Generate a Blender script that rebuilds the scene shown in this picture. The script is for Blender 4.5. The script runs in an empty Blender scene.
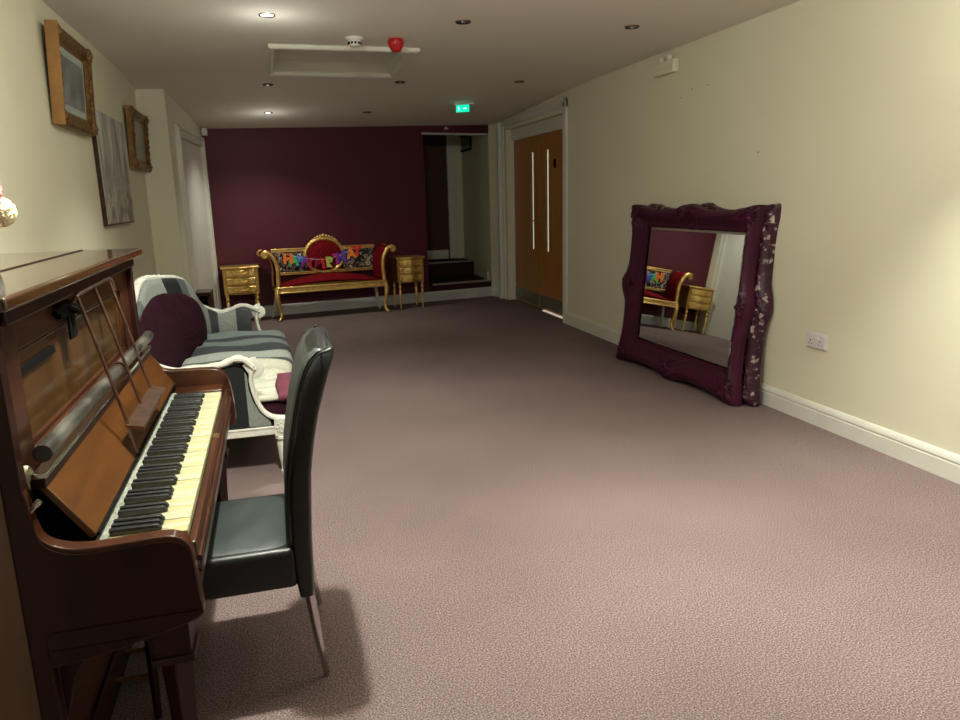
import bpy, math, random
from math import sin, cos, pi, exp, sqrt, radians as R
from mathutils import Vector as V, Matrix, noise
random.seed(7)
sc = bpy.context.scene
COL = sc.collection

# ------------------------------------------------------------------ camera
cam_d = bpy.data.cameras.new('camera'); cam = bpy.data.objects.new('camera', cam_d); COL.objects.link(cam)
cr = V((0.9617276, -0.2728302, -0.0253723)); cu = V((0.0833042, 0.2029157, 0.9756463)); cw = V((0.2610373, 0.9404195, -0.2178776))
cam.matrix_world = Matrix(((cr.x, cu.x, -cw.x, 0), (cr.y, cu.y, -cw.y, 0), (cr.z, cu.z, -cw.z, 1.37), (0, 0, 0, 1)))
cam_d.sensor_width = 36; cam_d.sensor_fit = 'HORIZONTAL'; cam_d.lens = 731.36/960*36; cam_d.clip_start = .02
sc.camera = cam
# ------------------------------------------------------------------ world, exposure
w = bpy.data.worlds.new('world'); sc.world = w; w.use_nodes = True
w.node_tree.nodes['Background'].inputs[0].default_value = (.02, .02, .02, 1)
sc.view_settings.view_transform = 'Standard'; sc.view_settings.look = 'None'
sc.view_settings.gamma = 1; sc.view_settings.use_curve_mapping = False
sc.view_settings.exposure = 0.27
LAMP_COL = (.97, .97, .86)
# the lit downlights and the added rear lamps: (x, y, watts, cone degrees)
LIT = [(.09, 4.656, 125, 104, 1.6), (.081, 8.39, 58, 125, 1.0), (.09, 2.08, 175, 128, 64), (1.237, 2.1, 45, 58, 8), (2.38, 2.1, 225, 84, 12),
       (1.237, -.5, 30, 64, 2), (2.38, -.5, 60, 74, 10)]  # unseen rear lamps, added to bounce light up to the ceiling

# ------------------------------------------------------------------ materials
def mat(name, col, rough=.5, metal=0, col2=None, scale=20, detail=3, bump=0, bscale=None, stretch=(1, 1, 1), coat=0, spec=.5, ramp=(.35, .65), sheen=0, emit=None, estr=0):
    m = bpy.data.materials.new(name); m.use_nodes = True
    nt = m.node_tree; N = nt.nodes; L = nt.links; b = N['Principled BSDF']
    b.inputs['Base Color'].default_value = (*col, 1); b.inputs['Roughness'].default_value = rough
    b.inputs['Metallic'].default_value = metal; b.inputs['Coat Weight'].default_value = coat
    b.inputs['Coat Roughness'].default_value = .08
    b.inputs['Specular IOR Level'].default_value = spec
    if sheen: b.inputs['Sheen Weight'].default_value = sheen
    if emit: b.inputs['Emission Color'].default_value = (*emit, 1); b.inputs['Emission Strength'].default_value = estr
    tc = N.new('ShaderNodeTexCoord'); mp = N.new('ShaderNodeMapping'); mp.inputs['Scale'].default_value = stretch
    L.new(tc.outputs['Object'], mp.inputs[0])
    if col2:
        n = N.new('ShaderNodeTexNoise'); n.inputs['Scale'].default_value = scale; n.inputs['Detail'].default_value = detail
        L.new(mp.outputs[0], n.inputs[0]); r = N.new('ShaderNodeValToRGB')
        r.color_ramp.elements[0].position = ramp[0]; r.color_ramp.elements[1].position = ramp[1]
        r.color_ramp.elements[0].color = (*col, 1); r.color_ramp.elements[1].color = (*col2, 1)
        L.new(n.outputs[0], r.inputs[0]); L.new(r.outputs[0], b.inputs['Base Color'])
    if bump:
        n2 = N.new('ShaderNodeTexNoise'); n2.inputs['Scale'].default_value = bscale or scale; n2.inputs['Detail'].default_value = 4
        L.new(mp.outputs[0], n2.inputs[0]); bp = N.new('ShaderNodeBump'); bp.inputs['Strength'].default_value = bump
        bp.inputs['Distance'].default_value = .01
        L.new(n2.outputs[0], bp.inputs['Height']); L.new(bp.outputs[0], b.inputs['Normal'])
    return m
def stripes(name, stops, axis, period, off=0, rough=.45, bump=.15):
    """fabric with woven stripes across the given object axis: stops = [(pos, colour), ...] over one period"""
    m = mat(name, (.5, .5, .5), rough, bump=bump, bscale=90, spec=.2); nt = m.node_tree; N = nt.nodes; L = nt.links; b = N['Principled BSDF']
    tc = N.new('ShaderNodeTexCoord'); sp = N.new('ShaderNodeSeparateXYZ'); L.new(tc.outputs['Object'], sp.inputs[0])
    a = N.new('ShaderNodeMath'); a.operation = 'ADD'; a.inputs[1].default_value = off; L.new(sp.outputs[axis], a.inputs[0])
    d = N.new('ShaderNodeMath'); d.operation = 'DIVIDE'; d.inputs[1].default_value = period; L.new(a.outputs[0], d.inputs[0])
    f = N.new('ShaderNodeMath'); f.operation = 'FRACT'; L.new(d.outputs[0], f.inputs[0])
    r = N.new('ShaderNodeValToRGB'); r.color_ramp.interpolation = 'CONSTANT'
    e = r.color_ramp.elements; e[0].position = 0; e[0].color = (*stops[0][1], 1); e[1].position = stops[1][0]; e[1].color = (*stops[1][1], 1)
    for p, c in stops[2:]: q = e.new(p); q.color = (*c, 1)
    L.new(f.outputs[0], r.inputs[0])
    # brocade figure in the light stripes
    n = N.new('ShaderNodeTexNoise'); n.inputs['Scale'].default_value = 45; n.inputs['Distortion'].default_value = 3; L.new(tc.outputs['Object'], n.inputs[0])
    mr = N.new('ShaderNodeMapRange'); mr.inputs[1].default_value = .4; mr.inputs[2].default_value = .6; mr.inputs[3].default_value = .72; mr.inputs[4].default_value = 1
    L.new(n.outputs[0], mr.inputs[0])
    mx = N.new('ShaderNodeMix'); mx.data_type = 'RGBA'; mx.blend_type = 'MULTIPLY'; mx.inputs[0].default_value = 1
    L.new(r.outputs[0], mx.inputs[6]); L.new(mr.outputs[0], mx.inputs[7]); L.new(mx.outputs[2], b.inputs['Base Color'])
    return m

M = {}
M['wall'] = mat('cream_paint', (.73, .70, .53), .75, col2=(.76, .73, .56), scale=1.5, bump=.05, bscale=60)
M['ceil'] = mat('ceiling_paint', (.82, .78, .71), .8, col2=(.84, .80, .73), scale=1.2)
M['purple_wall'] = mat('plum_paint', (.080, .0028, .016), .6, col2=(.088, .0032, .018), scale=2)
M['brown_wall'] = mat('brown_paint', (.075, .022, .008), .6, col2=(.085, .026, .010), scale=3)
M['white_trim'] = mat('white_gloss', (.74, .73, .66), .35, col2=(.70, .69, .61), scale=6)
M['grey_trim'] = mat('pale_gloss', (.58, .58, .56), .4, col2=(.5, .5, .49), scale=6)
def carpet():
    m = mat('carpet', (.2, .13, .12), .95, spec=.05, bump=.10, bscale=420); nt = m.node_tree; N = nt.nodes; L = nt.links; b = N['Principled BSDF']
    tc = N.new('ShaderNodeTexCoord')
    n1 = N.new('ShaderNodeTexNoise'); n1.inputs['Scale'].default_value = 190; n1.inputs['Detail'].default_value = 6; n1.inputs['Roughness'].default_value = .75; L.new(tc.outputs['Object'], n1.inputs[0])
    r1 = N.new('ShaderNodeValToRGB'); e = r1.color_ramp.elements
    e[0].position = .36; e[0].color = (.060, .035, .039, 1); e[1].position = .62; e[1].color = (.39, .315, .295, 1)
    q = e.new(.5); q.color = (.172, .122, .118, 1)
    L.new(n1.outputs[0], r1.inputs[0])
    n2 = N.new('ShaderNodeTexNoise'); n2.inputs['Scale'].default_value = 1.1; n2.inputs['Detail'].default_value = 5; L.new(tc.outputs['Object'], n2.inputs[0])
    mr = N.new('ShaderNodeMapRange'); mr.inputs[1].default_value = .3; mr.inputs[2].default_value = .7; mr.inputs[3].default_value = .86; mr.inputs[4].default_value = 1.1
    L.new(n2.outputs[0], mr.inputs[0])
    mx = N.new('ShaderNodeMix'); mx.data_type = 'RGBA'; mx.blend_type = 'MULTIPLY'; mx.inputs[0].default_value = 1
    L.new(r1.outputs[0], mx.inputs[6]); L.new(mr.outputs[0], mx.inputs[7]); L.new(mx.outputs[2], b.inputs['Base Color'])
    return m
M['carpet'] = carpet()
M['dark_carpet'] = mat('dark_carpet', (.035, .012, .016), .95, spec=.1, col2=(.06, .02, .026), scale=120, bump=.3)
M['metal'] = mat('brushed_metal', (.55, .54, .52), .3, 1, col2=(.45, .44, .42), scale=40)
M['nosing'] = mat('nosing_metal', (.5, .47, .45), .4, .6, col2=(.42, .4, .38), scale=30)
M['oak'] = mat('oak_veneer', (.36, .15, .036), .42, col2=(.44, .20, .05), scale=5, stretch=(6, 6, .6), detail=5)
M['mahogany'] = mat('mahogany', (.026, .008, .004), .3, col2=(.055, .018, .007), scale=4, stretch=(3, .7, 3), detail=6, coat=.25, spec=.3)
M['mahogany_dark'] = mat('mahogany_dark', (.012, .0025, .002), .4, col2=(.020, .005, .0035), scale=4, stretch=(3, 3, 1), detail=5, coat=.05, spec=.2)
M['panel_wood'] = mat('panel_wood', (.050, .023, .006), .2, col2=(.085, .040, .011), scale=3, stretch=(2, 4, .7), detail=6, coat=.45, spec=.3)
M['fall_wood'] = mat('fallboard_wood', (.055, .017, .002), .38, col2=(.085, .029, .004), scale=5, stretch=(6, .8, 6), detail=6, coat=.25)
M['lid_wood'] = mat('lid_wood', (.036, .016, .006), .2, col2=(.060, .028, .010), scale=4, stretch=(4, .7, 4), detail=6, coat=.9)
M['case_end'] = mat('case_end_wood', (.075, .036, .020), .6, col2=(.10, .05, .028), scale=4, stretch=(4, 4, .6), detail=5)
M['ebony'] = mat('ebony', (.016, .018, .018), .25, col2=(.025, .027, .027), scale=80)
M['ivory'] = mat('ivory', (.36, .35, .215), .3, col2=(.39, .38, .26), scale=9, stretch=(.3, 4, 1), detail=2, bump=.02)
M['ivory2'] = mat('ivory_yellowed', (.35, .325, .14), .3, col2=(.38, .355, .185), scale=9, stretch=(.3, 4, 1), detail=2)
M['felt'] = mat('grey_felt', (.13, .14, .11), .8, col2=(.24, .25, .20), scale=70, bump=.4)
M['bronze'] = mat('bronze', (.32, .20, .15), .28, .9, col2=(.20, .12, .09), scale=30)
M['darkrod'] = mat('worn_lacquer', (.035, .033, .028), .3, .2, col2=(.16, .15, .125), scale=14, stretch=(1, .5, 1), detail=6, ramp=(.45, .75))
M['brass'] = mat('brass', (.8, .6, .22), .3, 1, col2=(.7, .5, .2), scale=30)
M['black'] = mat('black_void', (.004, .004, .004), .8, col2=(.006, .006, .006), scale=20, spec=.05)
M['leather'] = mat('black_leather_lit', (.016, .023, .022), .47, col2=(.024, .033, .031), scale=6, bump=.5, bscale=8, detail=4, spec=.9, stretch=(1, .5, 1))  # the chair's one leather, coloured lighter where it looks lit
M['leather_shaded'] = mat('black_leather_shaded', (.006, .007, .0065), .42, col2=(.009, .010, .0095), scale=6, bump=.15, bscale=14, detail=4, spec=.45)  # the same chair leather, coloured darker for its shaded sides
M['chrome'] = mat('chrome', (.62, .60, .57), .18, 1, col2=(.55, .53, .5), scale=20)
M['white_wood'] = mat('white_painted_wood', (.74, .74, .66), .4, col2=(.62, .62, .53), scale=16, bump=.2, bscale=40)
M['plum'] = mat('plum_velvet_shaded', (.017, .003, .0075), .9, col2=(.024, .0045, .011), scale=14, spec=.08, bump=.1)  # plum cloth coloured darker, as where no lamp reaches it
M['plum_lit'] = mat('plum_fabric_lit', (.15, .042, .066), .85, col2=(.19, .058, .085), scale=14, spec=.1, bump=.1)  # the same plum cloth, coloured brighter as if lit
DK, SL, MD, CH, CR = (.022, .024, .026), (.27, .29, .265), (.10, .115, .112), (.05, .055, .06), (.62, .62, .50)
M['stripe_x'] = stripes('striped_arm_fabric', [(0, SL), (.30, DK), (.62, MD), (.8, DK)], 0, .33, .02)
M['stripe_far'] = stripes('striped_inner_arm_fabric', [(0, CH), (.5, SL)], 0, .26, .11)
M['stripe_near'] = stripes('striped_outer_arm_fabric', [(0, DK), (.56, SL)], 0, .26, -.12)
M['stripe_seat'] = stripes('striped_seat_fabric', [(0, (.58, .58, .46)), (.25, (.07, .085, .085)), (.33, (.34, .37, .33)), (.44, CH), (.53, (.15, .18, .17)), (.66, CH), (.73, (.18, .21, .20))], 1, 1.8, .75, rough=.5)
M['stripe_back'] = stripes('striped_back_fabric', [(0, SL), (.59, DK), (.86, MD)], 1, 1.0, .5)
M['gold'] = mat('gold_leaf', (.95, .68, .25), .34, .9, col2=(.75, .48, .14), scale=14, bump=.25, bscale=60)
M['gold_dull'] = mat('aged_gold', (.24, .13, .035), .45, .4, col2=(.13, .065, .018), scale=25, bump=.5, bscale=50)
M['gold_body'] = mat('antique_gold', (.62, .40, .12), .4, .85, col2=(.45, .27, .07), scale=14, bump=.2, bscale=60)
M['gold_side'] = mat('gilt_wood_edge', (.24, .115, .03), .5, .0, col2=(.32, .15, .035), scale=12)
M['red'] = mat('crimson_velvet', (.15, .002, .006), .8, col2=(.19, .003, .008), scale=14, spec=.12)
M['frame_purple'] = mat('purple_gloss_paint', (.040, .0025, .018), .42, col2=(.060, .004, .026), scale=8, bump=.2, bscale=60, coat=.05, spec=.3)
def chipped(name, lo, hi):
    return mat(name, (.040, .0035, .019), .45, col2=(.42, .34, .32), scale=22, detail=6, ramp=(lo, hi), bump=.5, bscale=50)
M['frame_chip'] = chipped('chipped_purple_paint', .59, .64)
M['raw_edge'] = mat('raw_plaster_edge', (.30, .25, .24), .7, col2=(.12, .05, .07), scale=18, bump=.3)
M['cream_cloth'] = mat('cream_cloth', (.62, .61, .50), .7, col2=(.42, .43, .37), scale=9, stretch=(.3, 3, 3), bump=.3, spec=.15)
M['mirror'] = mat('mirror_glass', (.86, .88, .84), .015, 1)
M['plastic'] = mat('white_plastic', (.72, .71, .68), .35, col2=(.68, .67, .63), scale=10)
M['socket_w'] = mat('socket_plastic', (.70, .66, .68), .3, col2=(.66, .62, .64), scale=10)
M['redplastic'] = mat('red_plastic', (.50, .006, .010), .3, col2=(.42, .005, .008), scale=10)
M['green'] = mat('exit_green', (.0, .30, .16), .4, emit=(.0, .75, .42), estr=1.1)
M['greenwhite'] = mat('exit_white', (.5, .8, .7), .4, emit=(.45, 1, .8), estr=1.3)
M['glass_glow'] = mat('glowing_vision_glass', (.50, .53, .42), .25, emit=(.80, .82, .62), estr=.55)  # door glass brightened by its own emission, no lamp behind it
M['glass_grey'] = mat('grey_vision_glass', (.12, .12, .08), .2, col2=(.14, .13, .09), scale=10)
M['under_door_glow'] = mat('under_door_light', (.5, .45, .4), .4, emit=(1, .86, .72), estr=.35)
M['lampglow'] = mat('lamp_glow', (1, 1, 1), .5, emit=(1, .95, .85), estr=9)
M['lampoff'] = mat('unlit_lamp', (.30, .27, .23), .15, .6)
M['lampring'] = mat('lamp_ring', (.09, .06, .04), .35, .8)
M['dirt'] = mat('wall_scuff', (.10, .08, .05), .8)

# ------------------------------------------------------------------ mesh builder
class MB:
    def __init__(s): s.v = []; s.f = []
    def add(s, vs, fs):
        o = len(s.v); s.v += [V(p) for p in vs]; s.f += [tuple(o+i for i in f) for f in fs]; return s
    def box(s, a, b, T=None):
        x0, y0, z0 = a; x1, y1, z1 = b
        vs = [V(p) for p in [(x0,y0,z0),(x1,y0,z0),(x1,y1,z0),(x0,y1,z0),(x0,y0,z1),(x1,y0,z1),(x1,y1,z1),(x0,y1,z1)]]
        if T: vs = [T @ p for p in vs]
        return s.add(vs, [(0,3,2,1),(4,5,6,7),(0,1,5,4),(1,2,6,5),(2,3,7,6),(3,0,4,7)])
    def prism(s, poly, axis, a, b, T=None):
        """poly: 2-D points; axis 0 -> (y,z), 1 -> (x,z), 2 -> (x,y)"""
        def P(q, t):
            return V((t, q[0], q[1])) if axis == 0 else V((q[0], t, q[1])) if axis == 1 else V((q[0], q[1], t))
        n = len(poly); vs = [P(q, a) for q in poly]+[P(q, b) for q in poly]
        if T: vs = [T @ p for p in vs]
        fs = [tuple(range(n)), tuple(range(2*n-1, n-1, -1))]+[(i, (i+1) % n, n+(i+1) % n, n+i) for i in range(n)]
        return s.add(vs, fs)
    def tube(s, pts, r, n=12, caps=True, sq=1, up=None):
        """round tube along points; r a number or list (or list of pairs side/up); """
        pts = [V(p) for p in pts]; m = len(pts)
        rs = r if isinstance(r, (list, tuple)) and len(r) == m else [r]*m
        rings = []; prev = V(up) if up else None
        for i, p in enumerate(pts):
            t = (pts[min(i+1, m-1)]-pts[max(i-1, 0)])
            t = t.normalized() if t.length > 1e-9 else V((0, 0, 1))
            a = prev if prev is not None else (V((0, 0, 1)) if abs(t.z) < .9 else V((1, 0, 0)))
            nrm = (a-t*a.dot(t))
            nrm = nrm.normalized() if nrm.length > 1e-6 else t.orthogonal().normalized()
            if not up: prev = nrm
            b = t.cross(nrm); rr = rs[i]; ru, rb = (rr, rr) if not isinstance(rr, (tuple, list)) else rr
            ring = []
            for k in range(n):
                an = 2*pi*k/n; c, d = cos(an), sin(an)
                if sq != 1: c = abs(c)**sq*(1 if c > 0 else -1); d = abs(d)**sq*(1 if d > 0 else -1)
                ring.append(p+nrm*ru*c+b*rb*d)
            rings.append(ring)
        vs = [q for g in rings for q in g]
        fs = [(i*n+k, i*n+(k+1) % n, (i+1)*n+(k+1) % n, (i+1)*n+k) for i in range(m-1) for k in range(n)]
        if caps: fs += [tuple(range(n-1, -1, -1)), tuple((m-1)*n+k for k in range(n))]
        return s.add(vs, fs)
    def lathe(s, prof, n=24, T=None, caps=True):
        vs = []
        for r, z in prof:
            for k in range(n): vs.append(V((r*cos(2*pi*k/n), r*sin(2*pi*k/n), z)))
        m = len(prof)
        if T: vs = [T @ p for p in vs]
        fs = [(i*n+k, i*n+(k+1) % n, (i+1)*n+(k+1) % n, (i+1)*n+k) for i in range(m-1) for k in range(n)]
        if caps: fs += [tuple(range(n-1, -1, -1)), tuple((m-1)*n+k for k in range(n))]
        return s.add(vs, fs)
    def ball(s, c, r, n=12, m=8, rx=None, ry=None, rz=None, T=None):
        c = V(c); rx, ry, rz = rx or r, ry or r, rz or r; vs = []
        for i in range(m+1):
            a = pi*i/m
            for k in range(n):
                p = V((rx*sin(a)*cos(2*pi*k/n), ry*sin(a)*sin(2*pi*k/n), -rz*cos(a)))
                if T: p = T @ p
                vs.append(c+p)
        return s.add(vs, [(i*n+k, i*n+(k+1) % n, (i+1)*n+(k+1) % n, (i+1)*n+k) for i in range(m) for k in range(n)])
    def grid(s, fn, nu, nv, closed=False):
        vs = [V(fn(i/nu, j/nv)) for i in range(nu+(0 if closed else 1)) for j in range(nv+1)]
        q = nv+1; NU = nu if closed else nu+1
        fs = [(i*q+j, ((i+1) % NU)*q+j, ((i+1) % NU)*q+j+1, i*q+j+1) for i in range(nu) for j in range(nv)]
        return s.add(vs, fs)
    def xf(s, T): s.v = [T @ p for p in s.v]; return s
    def build(s, name, m, parent=None, bevel=0, seg=2, smooth=True, solid=0, sub=0, ang=40, weld=False, offset=0):
        me = bpy.data.meshes.new(name); o0 = V((0, 0, 0))
        me.from_pydata([tuple(p) for p in s.v], [], s.f); me.validate(); me.update()
        me.materials.append(m)
        o = bpy.data.objects.new(name, me); COL.objects.link(o)
        import bmesh
        bm = bmesh.new(); bm.from_mesh(me)
        bmesh.ops.remove_doubles(bm, verts=bm.verts, dist=1e-6)
        bmesh.ops.recalc_face_normals(bm, faces=bm.faces); bm.to_mesh(me); bm.free()
        if smooth:
            me.shade_smooth(); me.set_sharp_from_angle(angle=R(ang))
        if solid: md = o.modifiers.new('solid', 'SOLIDIFY'); md.thickness = solid; md.offset = offset
        if bevel: md = o.modifiers.new('bevel', 'BEVEL'); md.width = bevel; md.segments = seg; md.limit_method = 'ANGLE'; md.angle_limit = R(40); md.harden_normals = False
        if sub: md = o.modifiers.new('sub', 'SUBSURF'); md.levels = sub; md.render_levels = sub
        if parent: o.parent = parent
        return o
def tag(o, label=None, cat=None, group=None, kind=None):
    for k, v in (('label', label), ('category', cat), ('group', group), ('kind', kind)):
        if v: o[k] = v
    return o
def empty(name, loc, label, cat, group=None, rz=0):
    o = bpy.data.objects.new(name, None); COL.objects.link(o); o.location = loc; o.rotation_euler.z = rz; o.empty_display_size = .1
    return tag(o, label, cat, group)
def local(root, mb):          # geometry given in world coordinates -> the root's own frame
    Mi = (Matrix.Translation(root.location) @ Matrix.Rotation(root.rotation_euler.z, 4, 'Z')).inverted()
    return mb.xf(Mi)
def copy_tree(o, parent=None):
    c = o.copy(); COL.objects.link(c); c.parent = parent
    for ch in [x for x in bpy.data.objects if x.parent == o]: copy_tree(ch, c)
    return c
def struct(name, mb, m, **k): return tag(mb.build(name, m, **k), kind='structure')
def spline(pts, n=6):
    """Catmull-Rom through the points"""
    P = [V(p) for p in pts]; out = []
    for i in range(len(P)-1):
        a, b, c, d = P[max(i-1, 0)], P[i], P[i+1], P[min(i+2, len(P)-1)]
        for k in range(n):
            t = k/n; out.append(.5*((2*b)+(c-a)*t+(2*a-5*b+4*c-d)*t*t+(3*b-a-3*c+d)*t**3))
    return out+[P[-1]]

# ------------------------------------------------------------------ room shell
HC = 2.415
def zc(x, y):
    if y < 6.7: return HC
    zb = 2.2+(x+.7)/3.64*.11; yb = 9.2+(x+.7)/3.64*.66
    return HC+(zb-HC)*(y-6.7)/(yb-6.7)
def yback(x): return 9.2+(x+.66)*.1833
XR = 3.02
struct('floor', MB().prism([(-1.3, -3.2), (3.4, -3.2), (3.4, 9.9), (2.94, 9.86), (-.66, 9.21), (-1.3, 9.2)], 2, -.08, 0), M['carpet'], smooth=False)
# ceiling, with the hatch opening
cb = MB()
hx0, hx1, hy0, hy1 = .13, 1.09, 5.52, 6.57
def cstrip(x0, x1, y0, y1, nx=1, ny=1):
    for i in range(nx):
        for j in range(ny):
            a, b = x0+(x1-x0)*i/nx, x0+(x1-x0)*(i+1)/nx; c, d = y0+(y1-y0)*j/ny, y0+(y1-y0)*(j+1)/ny
            q = [(a, c, zc(a, c)), (b, c, zc(b, c)), (b, d, zc(b, d)), (a, d, zc(a, d))]
            cb.add(q+[(x, y, 2.55) for x, y, _ in q], [(0, 3, 2, 1), (4, 5, 6, 7), (0, 1, 5, 4), (1, 2, 6, 5), (2, 3, 7, 6), (3, 0, 4, 7)])
cstrip(-1.2, 3.3, -3.2, hy0); cstrip(-1.2, hx0, hy0, hy1); cstrip(hx1, 3.3, hy0, hy1); cstrip(-1.2, 3.3, hy1, 6.7)
cstrip(-1.2, 3.3, 6.7, 10.2, 6, 5)
struct('ceiling', cb, M['ceil'], smooth=False)
# walls
struct('wall_left', MB().box((-1.155, -3.2, -.05), (-1.035, 7.42, 2.6)), M['wall'], smooth=False)
struct('wall_left_far', MB().prism([(-1.035, 7.3), (-.80, 7.3), (-.66, 9.2), (-.66, 9.4), (-1.155, 9.4), (-1.155, 7.42), (-1.035, 7.42)], 2, -.05, 2.6), M['wall'], smooth=False)
struct('wall_front', MB().box((-1.155, -3.2, -.05), (3.14, -3.1, 2.6)), M['purple_wall'], smooth=False)  # unseen wall, painted dark to cut the light it bounces forward
wr = MB().box((XR, -3.2, -.05), (XR+.12, 7.42, 2.6)).box((XR, 7.42, 2.2), (XR+.12, 9.36, 2.6))
wr.prism([(3.02, 9.36), (3.30, 9.36), (3.30, 9.95), (2.96, 9.95), (2.935, 9.86), (3.02, 9.70)], 2, -.05, 2.6)
struct('wall_right', wr, M['wall'], smooth=False)
struct('wall_back', MB().prism([(-.66, 9.2), (2.0, yback(2.0)), (2.0, yback(2.0)+.1), (-.66, 9.3)], 2, -.05, 2.6), M['purple_wall'], smooth=False)
struct('wall_back_header', MB().prism([(1.998, yback(1.995)), (2.94, yback(2.94)), (2.94, yback(2.94)+.08), (1.998, yback(2.0)+.08)], 2, 2.195, 2.6), M['purple_wall'], smooth=False)
# stair alcove
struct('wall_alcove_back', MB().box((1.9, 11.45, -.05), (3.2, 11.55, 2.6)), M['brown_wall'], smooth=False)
struct('wall_alcove_left', MB().box((1.9, 9.79, -.05), (1.998, 11.5, 2.6)), M['wall'], smooth=False)
struct('wall_alcove_right', MB().box((2.96, 9.94, -.05), (3.06, 11.5, 2.6)), M['wall'], smooth=False)
struct('trim_7', MB().box((2.838, 11.41, .417), (2.955, 11.446, 2.44)), M['wall'], smooth=False)
struct('ceiling_alcove', MB().box((1.9, 9.78, 2.45), (3.2, 11.5, 2.5)), M['ceil'], smooth=False)
struct('trim_1', MB().box((2.72, 11.40, .42), (2.835, 11.46, 2.45)), M['white_trim'], bevel=.006)
struct('trim_2', MB().prism([(1.98, yback(1.98)-.012), (2.93, yback(2.93)-.012), (2.93, yback(2.93)+.09), (1.98, yback(2)+.09)], 2, 2.175, 2.197), M['grey_trim'], bevel=.002)
struct('trim_3', MB().box((1.998, 11.42, .42), (2.70, 11.45, .56)), M['white_trim'], bevel=.006)

# skirting boards
SK = [(0, 0), (.019, 0), (.019, .083), (.016, .088), (.016, .094), (.019, .098), (.017, .112), (.010, .124), (.006, .130), (0, .130)]
def skirting(name, a, b, inward, m):
    a, b = V((*a, 0)), V((*b, 0)); n = V((*inward, 0)).normalized(); mb = MB(); k = len(SK)
    vs = [a+n*d+V((0, 0, z)) for d, z in SK]+[b+n*d+V((0, 0, z)) for d, z in SK]
    mb.add(vs, [tuple(range(k)), tuple(range(2*k-1, k-1, -1))]+[(i, (i+1) % k, k+(i+1) % k, k+i) for i in range(k)])
    return struct(name, mb, m, ang=25)
skirting('baseboard_right', (XR, -3.1), (XR, 7.37), (-1, 0), M['white_trim'])
skirting('baseboard_left', (-1.035, -3.1), (-1.035, 7.3), (1, 0), M['white_trim'])
skirting('baseboard_left_far', (-.80, 7.3), (-.78, 7.5), (1, -.07), M['white_trim'])
skirting('baseboard_back', (-.66, 9.2), (2.93, yback(2.93)), (.18, -1), M['grey_trim'])
skirting('baseboard_right_far', (2.935, 9.86), (3.02, 9.70), (-.8, -.6), M['white_trim'])

# double door in the right wall
XD = 3.12
dr = empty('door_1', (XD, 8.425, 0), None, None); dr['kind'] = 'structure'
def leaf(y0, y1, gy0, gy1):
    lf = local(dr, MB().box((XD, y0, .012), (XD+.045, gy0, 2.06)).box((XD, gy1, .012), (XD+.045, y1, 2.06))
        .box((XD, gy0, .012), (XD+.045, gy1, .72)).box((XD, gy0, 1.875), (XD+.045, gy1, 2.06))).build('door_leaf', M['oak'], dr, bevel=.0015)
    local(dr, MB().box((XD+.012, gy0, .72), (XD+.03, gy0+(gy1-gy0)*.66, 1.875))).build('vision_panel', M['glass_glow'], dr, smooth=False)
    local(dr, MB().box((XD+.014, gy0+(gy1-gy0)*.66, .72), (XD+.03, gy1, 1.875))).build('glazing_strip', M['glass_grey'], dr, smooth=False)
    local(dr, MB().box((XD-.003, y0+.02, .03), (XD, y1-.02, .185))).build('kick_plate', M['glass_grey'], dr)
    return lf
leaf(7.49, 8.422, 8.10, 8.195); leaf(8.428, 9.36, 8.605, 8.70)
hb = MB().tube([(XD, 8.375, 1.07), (XD-.045, 8.375, 1.07), (XD-.05, 8.385, 1.07), (XD-.05, 8.49, 1.07)], .009).lathe([(.025, 0), (.025, .006), (.02, .009)], T=Matrix.Translation((XD, 8.375, 1.07)) @ Matrix.Rotation(-pi/2, 4, 'Y'))
local(dr, hb).build('door_handle', M['brass'], dr)
sg = MB().box((XD-.003, 7.865, 1.665), (XD, 7.935, 1.76))
local(dr, sg).build('door_sign', M['black'], dr)
local(dr, MB().box((XD-.03, 7.49, .0), (XD+.05, 8.25, .012))).build('under_door_glow', M['under_door_glow'], dr)  # glowing strip standing in for light showing under the door
# the lining and architrave of that doorway
fr = MB().box((3.10, 9.34, 0), (3.30, 9.42, 2.2)).box((3.10, 7.42, 0), (3.30, 7.50, 2.2)).box((3.10, 7.42, 2.06), (3.30, 9.42, 2.22))
struct('trim_4', fr, M['white_trim'], bevel=.004)
ar = MB()
for d0, d1, px in ((0, .09, .018), (.012, .03, .026), (.07, .085, .024)):
    ar.box((XR-px, 7.29+d0, 0), (XR+.01, 7.29+d1, 2.33-d0)).box((XR-px, 7.29+d0, 2.33-d1), (XR+.01, 9.50, 2.33-d0))
ar.box((3.03, 9.37, 0), (3.12, 9.42, 2.28)).box((3.0, 9.44, 0), (3.06, 9.50, 2.28)).box((2.955, 9.50, 0), (3.03, 9.56, 2.3))
struct('trim_5', ar, M['white_trim'], bevel=.004)
# outside the door: closed lobby box so no void shows
struct('wall_lobby', MB().box((3.30, 7.2, -.05), (3.36, 9.9, 2.6)), M['wall'], smooth=False)

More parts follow.
